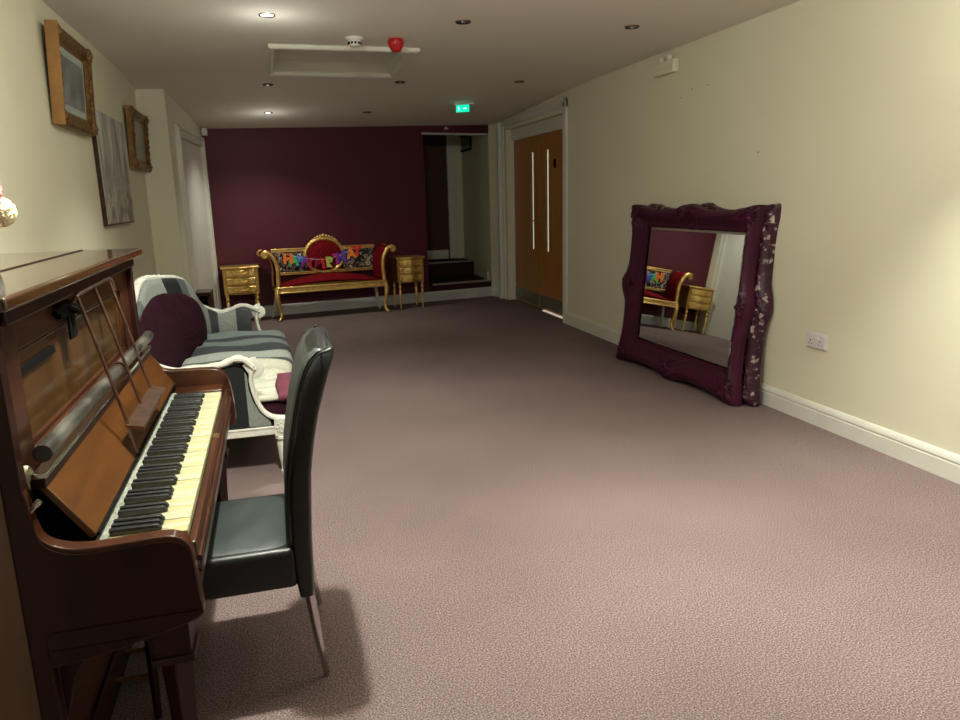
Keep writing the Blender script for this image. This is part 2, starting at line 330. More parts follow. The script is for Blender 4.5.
# white door on the far left wall
def lw(y): return -.80+.0737*(y-7.3)
LN = V((1, -.0737, 0)).normalized()
def lprism(y0, y1, z0, z1, d0, d1):
    a, b = V((lw(y0), y0, 0)), V((lw(y1), y1, 0))
    return [(p.x, p.y) for p in (a+LN*d0, b+LN*d0, b+LN*d1, a+LN*d1)], 2, z0, z1
d2 = empty('door_2', (lw(8.3), 8.3, 0), None, None); d2['kind'] = 'structure'
local(d2, MB().prism(*lprism(7.68, 8.95, 0, 1.98, 0, .012))).build('door_leaf', M['white_trim'], d2, bevel=.002)
a2 = MB()
for (o, i, d) in ((0, .11, .03), (.01, .035, .045), (.085, .105, .04)):
    a2.prism(*lprism(7.57+o, 7.57+i, 0, 2.10-o, 0, d)).prism(*lprism(9.06-i, 9.06-o, 0, 2.10-o, 0, d)).prism(*lprism(7.57+o, 9.06-o, 2.10-i, 2.10-o, 0, d))
local(d2, a2).build('architrave', M['white_trim'], d2, bevel=.004)

# ceiling hatch: mitred trim hanging below the ceiling plus recessed panel
hf = MB()
prof = [(0, 0), (0, -.022), (.012, -.030), (.022, -.024), (.034, -.024), (.044, -.014), (.044, .08), (0, .08)]
def hatch_ring(x0, y0, x1, y1):
    cs = [(x0, y0, 1, 1), (x1, y0, -1, 1), (x1, y1, -1, -1), (x0, y1, 1, -1)]; k = len(prof); vs = []
    for cx, cy, sx, sy in cs:
        for d, z in prof: vs.append((cx+sx*d, cy+sy*d, HC+z))
    hf.add(vs, [(c*k+i, ((c+1) % 4)*k+i, ((c+1) % 4)*k+(i+1) % k, c*k+(i+1) % k) for c in range(4) for i in range(k)])
hatch_ring(.09, 5.475, 1.135, 6.62)
ht = empty('ceiling_hatch', (.61, 6.05, HC-.03), 'white rectangular loft hatch with moulded frame recessed in the ceiling', 'hatch')
local(ht, hf).build('frame', M['white_trim'], ht, ang=20)
local(ht, MB().box((hx0, hy0, HC+.075), (hx1, hy1, HC+.095))).build('panel', M['white_trim'], ht)
local(ht, MB().box((hx0, hy0, HC), (hx0+.008, hy1, HC+.08)).box((hx1-.008, hy0, HC), (hx1, hy1, HC+.08)).box((hx0, hy0, HC), (hx1, hy0+.008, HC+.08)).box((hx0, hy1-.008, HC), (hx1, hy1, HC+.08))).build('lining', M['white_trim'], ht)

# ------------------------------------------------------------------ steps in the alcove
st = empty('carpeted_steps', (2.47, 9.9, 0), 'two dark carpeted steps rising into the alcove beside the plum wall', 'steps')
def stp(x0, x1, y0, y1, z0, z1): return local(st, MB().box((x0, y0, z0), (x1, y1, z1)))
y1s = yback(2.0)+.005
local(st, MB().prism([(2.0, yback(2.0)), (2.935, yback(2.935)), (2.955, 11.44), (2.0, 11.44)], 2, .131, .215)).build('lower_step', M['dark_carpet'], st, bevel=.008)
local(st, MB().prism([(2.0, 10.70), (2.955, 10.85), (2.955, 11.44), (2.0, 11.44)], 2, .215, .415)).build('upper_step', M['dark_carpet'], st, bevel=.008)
local(st, MB().prism([(2.06, yback(2.06)-.012), (2.935, yback(2.935)-.012), (2.935, yback(2.935)+.03), (2.06, yback(2.06)+.03)], 2, .21, .232)).build('nosing', M['nosing'], st, bevel=.003)
local(st, MB().prism([(2.02, 10.695), (2.93, 10.84), (2.93, 10.87), (2.02, 10.725)], 2, .408, .430)).build('nosing', M['nosing'], st, bevel=.003)
local(st, MB().box((2.93, 10.05, .215), (2.958, 10.1, .33))).build('skirting_block', M['white_trim'], st, bevel=.003)

# picture in the alcove
def flat_picture(name, label, loc, w, h, yaw, fm, art, lean=0, fw=.04, dep=.03, matw=0, matm=None):
    root = empty(name, loc, label, 'picture', rz=yaw)       # local: x along width, z up, +y into the wall
    T = Matrix.Rotation(lean, 4, 'X')
    f = MB(); k = 6; pr = [(0, 0), (0, -dep*.7), (fw*.2, -dep), (fw*.55, -dep*.8), (fw*.8, -dep*.45), (fw, -dep*.4), (fw, 0)]
    k = len(pr); vs = []
    for cx, cz, sx, sz in [(-w/2, 0, 1, 1), (w/2, 0, -1, 1), (w/2, h, -1, -1), (-w/2, h, 1, -1)]:
        for d, y in pr: vs.append((cx+sx*d, y, cz+sz*d))
    f.add(vs, [(c*k+i, ((c+1) % 4)*k+i, ((c+1) % 4)*k+(i+1) % k, c*k+(i+1) % k) for c in range(4) for i in range(k)])
    f.xf(T).build('frame', fm, root, ang=25)
    if matm: MB().box((-w/2+fw*.9, -dep*.35, fw*.9), (w/2-fw*.9, -dep*.2, h-fw*.9)).xf(T).build('mount', matm, root)
    q = fw*.9+matw
    MB().box((-w/2+q, -dep*.42 if matm else -dep*.35, q), (w/2-q, -dep*.2, h-q)).xf(T).build('print', art, root)
    return root, T
M['art_dark'] = mat('dark_print', (.03, .028, .025), .3, col2=(.10, .09, .08), scale=9)
flat_picture('framed_picture', 'small dark framed picture high on the alcove wall', (2.955, 11.22, 2.05), .85, .24, R(-90), M['black'], M['art_dark'], dep=.02, fw=.03)

# ------------------------------------------------------------------ downlights
DL = [(.084, 4.656, 1), (1.237, 4.643, 0), (2.352, 4.602, 0), (.088, 7.095, 0), (1.242, 6.939, 0), (2.348, 6.845, 0),
      (.081, 8.39, 1), (1.136, 8.493, 0)]
DLL = ['lit recessed downlight nearest the piano, left of the hatch', 'unlit downlight in middle of the row nearest the camera', 'unlit downlight near the right wall, in the nearest row',
       'unlit downlight just beyond the left end of the hatch', 'unlit downlight just beyond the right end of the hatch', 'unlit downlight right of the hatch, nearest the oak doors',
       'small lit downlight in front of the plum wall', 'unlit downlight in front of the plum wall, furthest row']
def downlight(x, y, on):
    z = zc(x, y)-.002; o = empty('ceiling_downlight', (x, y, z), None, 'downlight', 'recessed ceiling downlights')
    MB().lathe([(.034, .012), (.036, -.003), (.046, -.006), (.048, 0), (.048, .004), (.034, .012)], caps=False).build('ring', M['chrome'] if on else M['lampring'], o)
    MB().lathe([(.0005, 0), (.035, 0), (.035, .006), (.0005, .006)]).build('lamp', M['lampglow'] if on else M['lampoff'], o)
    if not on: MB().lathe([(.0005, -.008), (.016, -.006), (.017, -.0005), (.0005, -.0004)]).build('bulb', M['chrome'], o)
    return o
for (x, y, on), lb in zip(DL, DLL): downlight(x, y, on)['label'] = lb
for i, (x, y, e, c, sp_) in enumerate(LIT):
    l = bpy.data.lights.new('downlight_beam', 'SPOT'); l.energy = e; l.color = LAMP_COL; l.spot_size = R(c); l.spot_blend = .9; l.shadow_soft_size = .022
    o = bpy.data.objects.new('downlight_beam', l); COL.objects.link(o); o.location = (x, y, zc(x, y)-.02)
    l = bpy.data.lights.new('downlight_spill_fill', 'POINT'); l.energy = sp_; l.color = LAMP_COL; l.shadow_soft_size = .05  # point lamp added below each beam to fill ceiling and upper walls
    o = bpy.data.objects.new('downlight_spill_fill', l); COL.objects.link(o); o.location = (x, y, zc(x, y)-(.10 if y < 3 else .22))

# smoke detector, sounder, exit sign, emergency light, PIR, sensor
o = empty('smoke_detector', (.640, 5.20, HC), 'white round smoke detector on the ceiling beside the hatch', 'smoke detector')
MB().lathe([(.060, 0), (.060, -.012), (.055, -.018), (.042, -.02)]).build('base', M['plastic'], o)
MB().lathe([(.044, -.018), (.046, -.024), (.040, -.046), (.030, -.055), (.0005, -.058)]).build('sensor_head', M['plastic'], o)
vb = MB()
for k in range(12):
    a = 2*pi*k/12; T = Matrix.Rotation(a, 4, 'Z') @ Matrix.Translation((.0425, 0, -.036)); vb.box((-.002, -.007, -.007), (.003, .007, .007), T)
vb.build('vent', M['black'], o)
o = empty('fire_alarm_sounder', (.915, 5.20, HC), 'red dome fire alarm sounder on the ceiling near the hatch corner', 'fire alarm')
MB().lathe([(.048, 0), (.050, -.01), (.054, -.014), (.054, -.034), (.050, -.046), (.040, -.062), (.034, -.074), (.026, -.08), (.0005, -.082)], n=32).build('dome', M['redplastic'], o)
MB().lathe([(.0545, -.020), (.056, -.022), (.056, -.026), (.0545, -.028)], n=32).build('rim', M['redplastic'], o)
o = empty('exit_sign', (2.10, 8.0, zc(2.10, 8.0)), 'small green lit emergency exit sign hanging from the ceiling', 'exit sign', rz=R(-35))
MB().box((-.09, -.014, -.022), (.13, .014, 0)).build('housing', M['plastic'], o, bevel=.004)
MB().box((-.075, -.003, -.095), (.075, .003, -.022)).build('sign_blade', M['green'], o, bevel=.001)
mn = MB().ball((-.045, -.0045, -.038), .006, rx=.006, ry=.001, rz=.006).tube([(-.045, -.0045, -.045), (-.040, -.0045, -.065)], .004, n=6)
mn.tube([(-.040, -.0045, -.063), (-.052, -.0045, -.080)], .003, n=6).tube([(-.040, -.0045, -.063), (-.028, -.0045, -.078)], .003, n=6).tube([(-.054, -.0045, -.052), (-.032, -.0045, -.055)], .0025, n=6)
mn.build('running_figure_symbol', M['greenwhite'], o)
mn = MB().box((.005, -.0045, -.063), (.035, -.0035, -.055)).add([(.030, -.0045, -.047), (.052, -.0045, -.059), (.030, -.0045, -.071)], [(0, 1, 2)])
mn.build('arrow_symbol', M['greenwhite'], o)
o = empty('emergency_light', (XR, 5.29, 2.24), 'white box emergency light with twin lamps high on right wall', 'emergency light')
MB().box((-.055, -.15, 0), (0, .15, .095)).build('housing', M['wall'], o, bevel=.008)
for s in (-1, 1): MB().lathe([(.018, 0), (.024, .03), (.022, .035), (.0005, .03)], T=Matrix.Translation((-.03, s*.06, .095))).build('lamp_head', M['plastic'], o)
o = empty('motion_sensor', (-.625, 9.12, 2.12), 'small white motion sensor in the top corner by plum wall', 'sensor')
MB().box((-.03, -.03, 0), (.035, .035, .085)).build('body', M['plastic'], o, bevel=.01)
o = empty('ceiling_sensor', (2.32, 9.72, 2.215), 'small pale round sensor above the alcove opening', 'sensor')
MB().lathe([(.028, 0), (.03, -.012), (.022, -.022), (.0005, -.026)], T=Matrix.Translation((0, 0, .045)) @ Matrix.Rotation(0, 4, 'X')).build('body', M['grey_trim'], o)
MB().box((-.012, -.006, .04), (.012, .03, .06)).build('bracket', M['grey_trim'], o)
o = empty('wall_bracket', (XR, 2.64, 2.235), 'tiny dark hook left high on the right wall', 'hook')
MB().tube([(0, 0, 0), (-.02, 0, 0), (-.025, 0, .01)], .005, n=6).build('hook', M['dirt'], o)
# double wall socket
o = empty('wall_socket', (XR, 3.50, .4975), 'white double wall socket above the skirting, right of the mirror', 'wall socket')
MB().box((-.010, -.082, -.045), (0, .082, .045)).build('back_box', M['socket_w'], o, bevel=.003)
MB().box((-.018, -.076, -.041), (-.010, .076, .041)).build('face_plate', M['socket_w'], o, bevel=.004)
for s in (-1, 1):
    MB().box((-.022, s*.018-.006, .012), (-.017, s*.018+.006, .030)).build('switch', M['plastic'], o, bevel=.001)
    h = MB().box((-.0186, s*.040-.003, -.004), (-.0178, s*.040+.003, .008))
    for t in (-1, 1): h.box((-.0186, s*.040+t*.011-.004, -.020), (-.0178, s*.040+t*.011+.004, -.015))
    h.build('pin_hole', M['black'], o)

# ------------------------------------------------------------------ left-wall pictures
M['art_grey'] = mat('grey_engraving', (.10, .11, .11), .35, col2=(.24, .26, .25), scale=7, detail=5)
M['mount'] = mat('pale_mount', (.38, .44, .40), .5, col2=(.46, .50, .44), scale=3)
M['art_green'] = mat('grey_green_print', (.20, .21, .16), .4, col2=(.32, .32, .25), scale=8, detail=4)
def carve(root, T, w, h, m, fw, dep):
    for (cx, cz) in ((-w/2+fw*.5, fw*.5), (w/2-fw*.5, fw*.5), (w/2-fw*.5, h-fw*.5), (-w/2+fw*.5, h-fw*.5)):
        c = MB()
        for k in range(7):
            a = 2*pi*k/7; c.ball((cx+fw*.32*cos(a), -dep*.9, cz+fw*.32*sin(a)), fw*.2, n=8, m=6)
        c.ball((cx, -dep, cz), fw*.25, n=8, m=6); c.xf(T).build('corner_carving', m, root)
    n = int(h/.05)
    for s in (-1, 1):
        c = MB()
        for k in range(2, n-1): c.ball((s*(w/2-fw*.45), -dep*.88, h*k/n), fw*.16, n=8, m=5, rz=.032, T=Matrix.Rotation(.4*(-1)**k, 3, 'Y').to_4x4())
        c.xf(T).build('side_carving', m, root)
fw1 = .085
p1, T = flat_picture('framed_picture', 'large gilt framed print leaning out high on the left wall, nearest the camera', (-1.028, 4.76, 1.79), .78, .50, R(90), M['gold_dull'], M['art_grey'], lean=R(3.2), fw=fw1, dep=.055, matw=.05, matm=M['mount'])
carve(p1, T, .78, .50, M['gold_dull'], fw1, .05)
MB().box((-.394, -.062, 0), (-.388, -.001, .50)).xf(T).build('gilt_edge', M['gold_side'], p1, bevel=.002)
p2, T = flat_picture('framed_picture', 'smaller gilt framed print on the left wall beyond the birch canvas', (-1.03, 6.93, 1.66), .80, .48, R(90), M['gold_dull'], M['art_green'], lean=R(2.5), fw=fw1, dep=.05, matw=.0, matm=None)
carve(p2, T, .80, .48, M['gold_dull'], fw1, .045)
def birch():
    m = mat('woodland_painting', (.3, .3, .28), .5); nt = m.node_tree; N = nt.nodes; L = nt.links; b = N['Principled BSDF']
    tc = N.new('ShaderNodeTexCoord'); mp = N.new('ShaderNodeMapping'); mp.inputs['Scale'].default_value = (9, 1, 1.6); L.new(tc.outputs['Object'], mp.inputs[0])
    n = N.new('ShaderNodeTexNoise'); n.inputs['Scale'].default_value = 1.6; n.inputs['Detail'].default_value = 6; n.inputs['Distortion'].default_value = .6; L.new(mp.outputs[0], n.inputs[0])
    sp = N.new('ShaderNodeSeparateXYZ'); L.new(tc.outputs['Object'], sp.inputs[0])
    r = N.new('ShaderNodeValToRGB'); e = r.color_ramp.elements
    e[0].position = .34; e[0].color = (.05, .045, .035, 1); e[1].position = .62; e[1].color = (.62, .62, .56, 1); q = e.new(.46); q.color = (.27, .25, .21, 1)
    L.new(n.outputs[0], r.inputs[0])
    n2 = N.new('ShaderNodeTexNoise'); n2.inputs['Scale'].default_value = 14; n2.inputs['Detail'].default_value = 4; L.new(tc.outputs['Object'], n2.inputs[0])
    r2 = N.new('ShaderNodeValToRGB'); e = r2.color_ramp.elements; e[0].position = .42; e[0].color = (.04, .03, .02, 1); e[1].position = .58; e[1].color = (.55, .52, .44, 1)
    L.new(n2.outputs[0], r2.inputs[0])
    mr = N.new('ShaderNodeMapRange'); mr.inputs[1].default_value = .10; mr.inputs[2].default_value = .45; mr.inputs[3].default_value = .75; mr.inputs[4].default_value = .0
    L.new(sp.outputs[2], mr.inputs[0])
    mx = N.new('ShaderNodeMix'); mx.data_type = 'RGBA'; L.new(mr.outputs[0], mx.inputs[0]); L.new(r.outputs[0], mx.inputs[6]); L.new(r2.outputs[0], mx.inputs[7])
    pale = N.new('ShaderNodeMix'); pale.data_type = 'RGBA'; pale.inputs[0].default_value = .25; pale.inputs[7].default_value = (.62, .61, .55, 1)
    L.new(mx.outputs[2], pale.inputs[6]); L.new(pale.outputs[2], b.inputs['Base Color'])
    return m
cv = empty('canvas_painting', (-1.034, 5.78, 1.245), 'tall unframed canvas of pale bare trees on the left wall', 'picture', rz=R(90))
MB().box((-.49, -.028, 0), (.49, 0, .73)).build('stretcher', M['mahogany'], cv, bevel=.002)
MB().box((-.49, -.031, .012), (.49, -.0285, .73)).build('painted_surface', birch(), cv)
# wall scuffs are wear of the right wall
sc_m = MB()
for (y, z, a, b) in ((4.95, 2.09, .003, .008), (5.1, 2.05, .005, .005), (4.75, 2.09, .02, .0015), (4.15, 1.60, .005, .005)):
    sc_m.box((XR-.0008, y-a, z-b), (XR-.0002, y+a, z+b))
tag(sc_m.build('trim_6', M['dirt'], smooth=False), kind='structure')

# ------------------------------------------------------------------ leaning purple mirrors
def make_mirror(name, label, c, n, inner, outer, mats, depth=.05, glass=True):
    n = V(n).normalized(); U = V((0, 0, 1)).cross(n).normalized(); Vv = n.cross(U)
    B = Matrix(((U.x, Vv.x, n.x, c[0]), (U.y, Vv.y, n.y, c[1]), (U.z, Vv.z, n.z, c[2]), (0, 0, 0, 1)))
    root = empty(name, (c[0], c[1], 0), label, 'mirror')
    iu0, iu1, iv0, iv1 = inner; ou0, ou1, ov0, ov1 = outer
    def perim(t, r):
        u0, u1, v0, v1 = r; t = (t % 1)*4; k = int(t); f = t-k
        cs = [(u0, v0), (u1, v0), (u1, v1), (u0, v1)]; a, b = cs[k], cs[(k+1) % 4]
        return V((a[0]+(b[0]-a[0])*f, a[1]+(b[1]-a[1])*f))
    nt, ns = 480, 22
    cc = V(((ou0+ou1)/2, (ov0+ov1)/2))
    prof = [(0, .000), (.0, .012), (.06, .016), (.10, .010), (.16, .012), (.30, .022), (.45, .036), (.58, .046), (.66, .050), (.74, .050), (.82, .044), (.88, .034), (.93, .032), (.97, .026), (1, .010), (1, -.022)]
    def ph(s):
        for (a, ha), (b, hb) in zip(prof, prof[1:]):
            if s <= b and b > a: return ha+(hb-ha)*(s-a)/(b-a)
        return prof[-2][1]
    def fn(i, j):
        t = i; s = min(j/.94, 1)
        pi_ = perim(t, inner); po = perim(t, outer)
        f = (t*4) % 1; dc = min(f, 1-f); L = (po-pi_).length
        corner = exp(-(dc/.13)**2); mid = exp(-((f-.5)/.085)**2); qs = exp(-((f-.27)/.06)**2)+exp(-((f-.73)/.06)**2)
        d = (po-cc); side = int((t % 1)*4)
        nrm = [V((0, -1)), V((1, 0)), V((0, 1)), V((-1, 0))][side]
        scal = .5+.5*sin(f*2*pi*11)
        off = -.030*(1-corner)*(1-mid)+.012*mid+.008*corner+.006*scal*(mid+corner*.6)
        if side == 3: off += .035*mid
        if dc < .02: off *= 1
        po = po+nrm*off
        p = pi_+(po-pi_)*s; h = ph(s)
        orn = (corner+mid)*(.2+.8*max(0, min(1, (s-.25)*4)))*max(0, min(1, (1-s)*6+.25))
        nz = noise.noise(V((p.x*34, p.y*34, 3)))*.5+noise.noise(V((p.x*70, p.y*70, 9)))*.35
        h += orn*(.012+.034*max(-.4, nz)+.007*sin(s*26+f*60))
        h += .0015*sin(s*40)*(1-orn)
        if j > .94: h = ph(1)-(j-.94)/.06*.045
        return B @ V((p.x, p.y, h*depth/.05))
    local(root, MB().grid(fn, nt, ns, closed=True)).build('frame', mats[0], root, ang=80)
    # applied carved cartouches: leaves at corners and mid-sides
    def leafs(spots, m, nm):
        lb = MB()
        for (u, v, ang, sz) in spots:
            for k in range(-3, 4):
                a = ang+k*.42; l = sz*(1-.09*abs(k))
                T = Matrix.Rotation(a, 3, 'Z').to_4x4()
                lb.ball((u+cos(a)*l*.5, v+sin(a)*l*.5, .052*depth/.05), 1, n=10, m=6, rx=l*.52, ry=sz*.12, rz=.012, T=T)
            lb.ball((u, v, .058*depth/.05), sz*.2, n=10, m=6, rz=.014)
        lb.xf(B); return local(root, lb).build(nm, m, root)
    mu, mv = .5*(ou0+iu0), .5*(ov0+iv0); Mu, Mv = .5*(ou1+iu1), .5*(ov1+iv1)
    for (u, v, a) in ((mu, mv, -2.4), (Mu, mv, -.75), (Mu, Mv, .75), (mu, Mv, 2.4)): leafs([(u, v, a, .085)], mats[1], 'corner_carving')
    um, vm = .5*(ou0+ou1), .5*(ov0+ov1)
    for (u, v, a) in ((um, mv, -pi/2), (um, Mv, pi/2), (mu-.02, vm, pi), (Mu, vm, 0)): leafs([(u, v, a, .08)], mats[1], 'centre_carving')
    e = MB()
    local(root, MB().box((ou0+.04, ov0+.04, -.034), (ou1-.04, ov1-.04, -.022)).xf(B)).build('backing_board', mats[2], root)
    if glass:
        g = MB(); a = [(iu0, iv0), (iu1, iv0), (iu1, iv1), (iu0, iv1)]; b = .022
        bb = [(iu0+b, iv0+b), (iu1-b, iv0+b), (iu1-b, iv1-b), (iu0+b, iv1-b)]
        g.add([(*p, .0005) for p in a]+[(*p, .006) for p in bb], [(4, 5, 6, 7)]+[(i, (i+1) % 4, 4+(i+1) % 4, 4+i) for i in range(4)]); g.xf(B)
        local(root, g).build('glass', M['mirror'], root, smooth=False)
    return root
nm = (-.99475, -.0259, .0988)
make_mirror('ornate_mirror', 'large purple rococo framed mirror leaning in front, reflecting the gold settee', (2.850, 4.75, .636), nm, (-.51, .69, -.42, .475), (-.775, .80, -.635, .635), (M['frame_purple'], M['frame_purple'], M['raw_edge']))
make_mirror('ornate_mirror', 'purple frame with chipped white edge, stacked between wall and front mirror', (2.944, 4.66, .640), (-.9963, -.0259, .082), (-.60, .60, -.43, .45), (-.76, .76, -.635, .635), (M['frame_chip'], M['frame_chip'], M['raw_edge']), depth=.045, glass=False)

# ------------------------------------------------------------------ piano
PN, PF = 1.43, 2.80           # near and far side
pn = empty('upright_piano', (-.65, 2.12, 0), 'old upright mahogany piano with open keyboard against the left wall', 'piano')
def P_(mb, name, m, **k): return local(pn, mb).build(name, m, pn, **k)
for y0, y1 in ((PN, PN+.035), (PF-.035, PF)):
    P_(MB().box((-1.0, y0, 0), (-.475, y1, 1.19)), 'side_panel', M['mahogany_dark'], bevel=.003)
P_(MB().box((-1.0, PN-.004, 0), (-.507, PN, 1.17)), 'end_veneer', M['case_end'], bevel=.001)
lid = P_(MB().box((-1.01, PN-.03, 1.198), (-.440, PF+.03, 1.224)), 'lid', M['lid_wood'], bevel=.007, seg=3)
P_(MB().box((-.637, PN-.03, 1.2235), (-.628, PF+.03, 1.2262)), 'lid_hinge', M['mahogany_dark'])
P_(MB().box((-.50, PN+.03, 1.165), (-.462, PF-.03, 1.198)), 'top_moulding', M['mahogany_dark'], bevel=.006)
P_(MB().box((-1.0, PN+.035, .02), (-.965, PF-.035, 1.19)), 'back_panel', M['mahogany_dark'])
# upper front panel: stiles, rails, fielded panel
up = MB().box((-.512, PN+.035, .86), (-.492, PN+.16, 1.165)).box((-.512, PF-.16, .86), (-.492, PF-.035, 1.165)).box((-.512, PN+.16, 1.10), (-.492, PF-.16, 1.165)).box((-.512, PN+.16, .86), (-.492, PF-.16, .90))
P_(up, 'upper_frame', M['mahogany'], bevel=.003)
P_(MB().box((-.525, PN+.10, .86), (-.506, PF-.10, 1.13)), 'upper_panel', M['panel_wood'])
mo = MB()
for a, b in (((PN+.165, 1.093), (PF-.165, 1.093)), ((PN+.165, .905), (PF-.165, .905)), ((PN+.165, .905), (PN+.165, 1.093)), ((PF-.165, .905), (PF-.165, 1.093))):
    mo.tube([(-.505, *a), (-.505, *b)], .006, n=8)
P_(mo, 'panel_beading', M['mahogany'])
P_(MB().box((-.507, 1.50, 1.045), (-.500, 1.86, 1.062)), 'music_slot', M['black'])
# fallboard, folded back
TF = MB()
u0, u1 = V((-.452, 0, .855)), V((-.376, 0, .742)); dn = V((-.83, 0, -.56))*.014
TF.prism([(u0.x, u0.z), (u1.x, u1.z), (u1.x+dn.x, u1.z+dn.z), (u0.x+dn.x, u0.z+dn.z)], 1, PN+.055, PF-.015)
P_(TF, 'fallboard', M['fall_wood'], bevel=.002)
P_(MB().tube([(-.448, PN+.055, .918), (-.448, 2.22, .918)], .017, n=20).tube([(-.448, 2.235, .918), (-.448, PF-.01, .918)], .017, n=20), 'fallboard_roll', M['darkrod'])
P_(MB().tube([(-.448, 2.20, .918), (-.448, 2.215, .918)], .0185, n=20).tube([(-.448, 2.235, .918), (-.448, 2.25, .918)], .0185, n=20), 'roll_collar', M['bronze'])
P_(MB().box((-.470, PN+.045, .872), (-.444, PF-.012, .882)), 'fallboard_strip', M['chrome'], bevel=.001)
P_(MB().box((-.474, PN+.045, .852), (-.448, PF-.015, .872)), 'fallboard_rail', M['mahogany_dark'], bevel=.002)
P_(MB().box((-.52, PN+.035, .60), (-.476, PF-.035, .85)), 'inner_case', M['black'])
P_(MB().tube([(-.3745, PN+.057, .744), (-.3745, PF-.017, .744)], .0035, n=8), 'fallboard_hinge', M['black'])
P_(MB().box((-.384, 1.49, .712), (-.362, 2.67, .728)), 'felt_strip', M['felt'], bevel=.002)
# keybed, keyslip, key blocks
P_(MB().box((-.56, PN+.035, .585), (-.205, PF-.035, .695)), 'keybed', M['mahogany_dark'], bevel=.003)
P_(MB().box((-.212, PN+.04, .60), (-.196, PF-.04, .706)), 'keyslip', M['mahogany'], bevel=.004)
P_(MB().tube([(-.193, PN+.035, .672), (-.193, PF-.035, .672)], .006, n=10).tube([(-.195, PN+.035, .645), (-.195, PF-.035, .645)], .004, n=10), 'keyslip_moulding', M['mahogany'])
P_(MB().box((-.211, 2.16, .704), (-.1955, 2.20, .7085)), 'lock_plate', M['brass'])
P_(MB().box((-.375, PN+.035, .69), (-.212, 1.495, .722)), 'key_block', M['mahogany'], bevel=.003)
P_(MB().box((-.375, 2.672, .69), (-.212, PF-.04, .726)), 'key_block', M['mahogany'], bevel=.003)
K0, NW = 1.50, 50; KW = (2.665-K0)/NW
wk = MB().box((0, .0006, 0), (.150, KW-.0006, .018)).xf(Matrix.Translation((-.3635, 0, .702)))
def key(name, y, src):
    if src is None: return None
    return src
first = None; blk = None
pat = [1, 1, 0, 1, 1, 1, 0]       # a black key after this white key?
for k in range(NW):
    mm = M['ivory2'] if (k*7919) % 5 in (0, 3) else M['ivory']
    y = K0+k*KW
    w_ = MB().box((-.3635, y+.0006, .701), (-.2140, y+KW-.0006, .720)).build('white_key', mm, None, bevel=.0012) if k < 2 or False else None
    if first is None and w_: first = w_
    mb = MB().box((-.3635, y+.0007, .701), (-.2140, y+KW-.0007, .720-random.choice((0, 0, 0, .0012))))
    if w_: bpy.data.objects.remove(w_)
    P_(mb, 'white_key', mm, bevel=.0012)
    if pat[(k+3) % 7] and k < NW-1:
        yb = y+KW
        P_(MB().prism([(-.3635, .720), (-.268, .720), (-.264, .722), (-.272, .733), (-.3635, .734)], 1, yb-.0062, yb+.0062), 'black_key', M['ebony'], bevel=.0018)
# cheeks: the curved arms at both ends of the keyboard
CK = [(-.50, .90), (-.476, .87), (-.468, .80), (-.455, .765), (-.425, .746), (-.380, .739), (-.30, .741), (-.25, .742), (-.222, .736), (-.206, .720), (-.199, .69), (-.196, .64), (-.192, .58), (-.196, .562), (-.225, .548), (-.30, .53), (-.375, .512), (-.475, .50)]
CKs = [(p.x, p.y) for p in spline([(a, b, 0) for a, b in CK], 4)]
P_(MB().prism(CKs, 1, PN+.003, PN+.038), 'cheek', M['mahogany'], bevel=.003)
P_(MB().prism([(x*.985-.0075+.003, z-.010 if z > .6 else z+.006) for x, z in CKs], 1, PN-.001, PN+.004), 'cheek_shaded_side', M['mahogany_dark'])  # thin sheet darkening the cheek's near side, which gets little light
CK2 = [(-.50, .90), (-.476, .87), (-.45, .82), (-.40, .792), (-.35, .787), (-.27, .785), (-.225, .778), (-.200, .755), (-.190, .72), (-.183, .66), (-.182, .58), (-.196, .562), (-.225, .548), (-.30, .53), (-.475, .50)]
P_(MB().prism([(p.x, p.y) for p in spline([(a, b, 0) for a, b in CK2], 4)], 1, PF-.04, PF), 'cheek', M['mahogany'], bevel=.003)
P_(MB().box((-.47, PN-.004, .572), (-.20, PN, .578)).box((-.47, PN-.003, .536), (-.30, PN, .540)), 'cheek_moulding', M['mahogany_dark'])
# legs and lower panel
for yy in (PN+.055, PF-.055):
    T = Matrix.Translation((-.262, yy, 0))
    P_(MB().box((-.036, -.036, .47), (.036, .036, .56), T).box((-.042, -.042, .455), (.042, .042, .472), T).tube([(-.262, yy, .455), (-.262, yy, .30), (-.262, yy, .12)], [.034, .027, .031], n=4, sq=1), 'leg', M['mahogany_dark'], bevel=.003)
    P_(MB().box((-.55, yy-.045, 0), (-.215, yy+.045, .11)), 'toe_block', M['mahogany_dark'], bevel=.01)
    bk = [(-.475, .585), (-.22, .585), (-.24, .52), (-.30, .50), (-.36, .52), (-.42, .50), (-.45, .45), (-.475, .36)]
    P_(MB().prism(bk, 1, yy-.018, yy+.018), 'bracket', M['mahogany_dark'], bevel=.003)
P_(MB().box((-.56, PN+.035, .11), (-.54, PF-.035, .585)), 'lower_panel', M['mahogany'])
P_(MB().box((-.575, PN+.035, 0), (-.53, PF-.035, .11)), 'plinth', M['mahogany_dark'], bevel=.004)
for s in (-1, 1): P_(MB().tube([(-.53, 2.115+s*.07, .06), (-.47, 2.115+s*.07, .055), (-.42, 2.115+s*.07, .045)], [.006, .008, .02], n=10), 'pedal', M['brass'])
P_(MB().ball((-.482, PN+.058, .872), .024, rx=.016, ry=.016, rz=.026), 'ivory_knob', M['ivory'])
P_(MB().tube([(-.475, PN+.02, .818), (-.455, PN+.02, .838)], .006, n=10), 'metal_peg', M['chrome'])
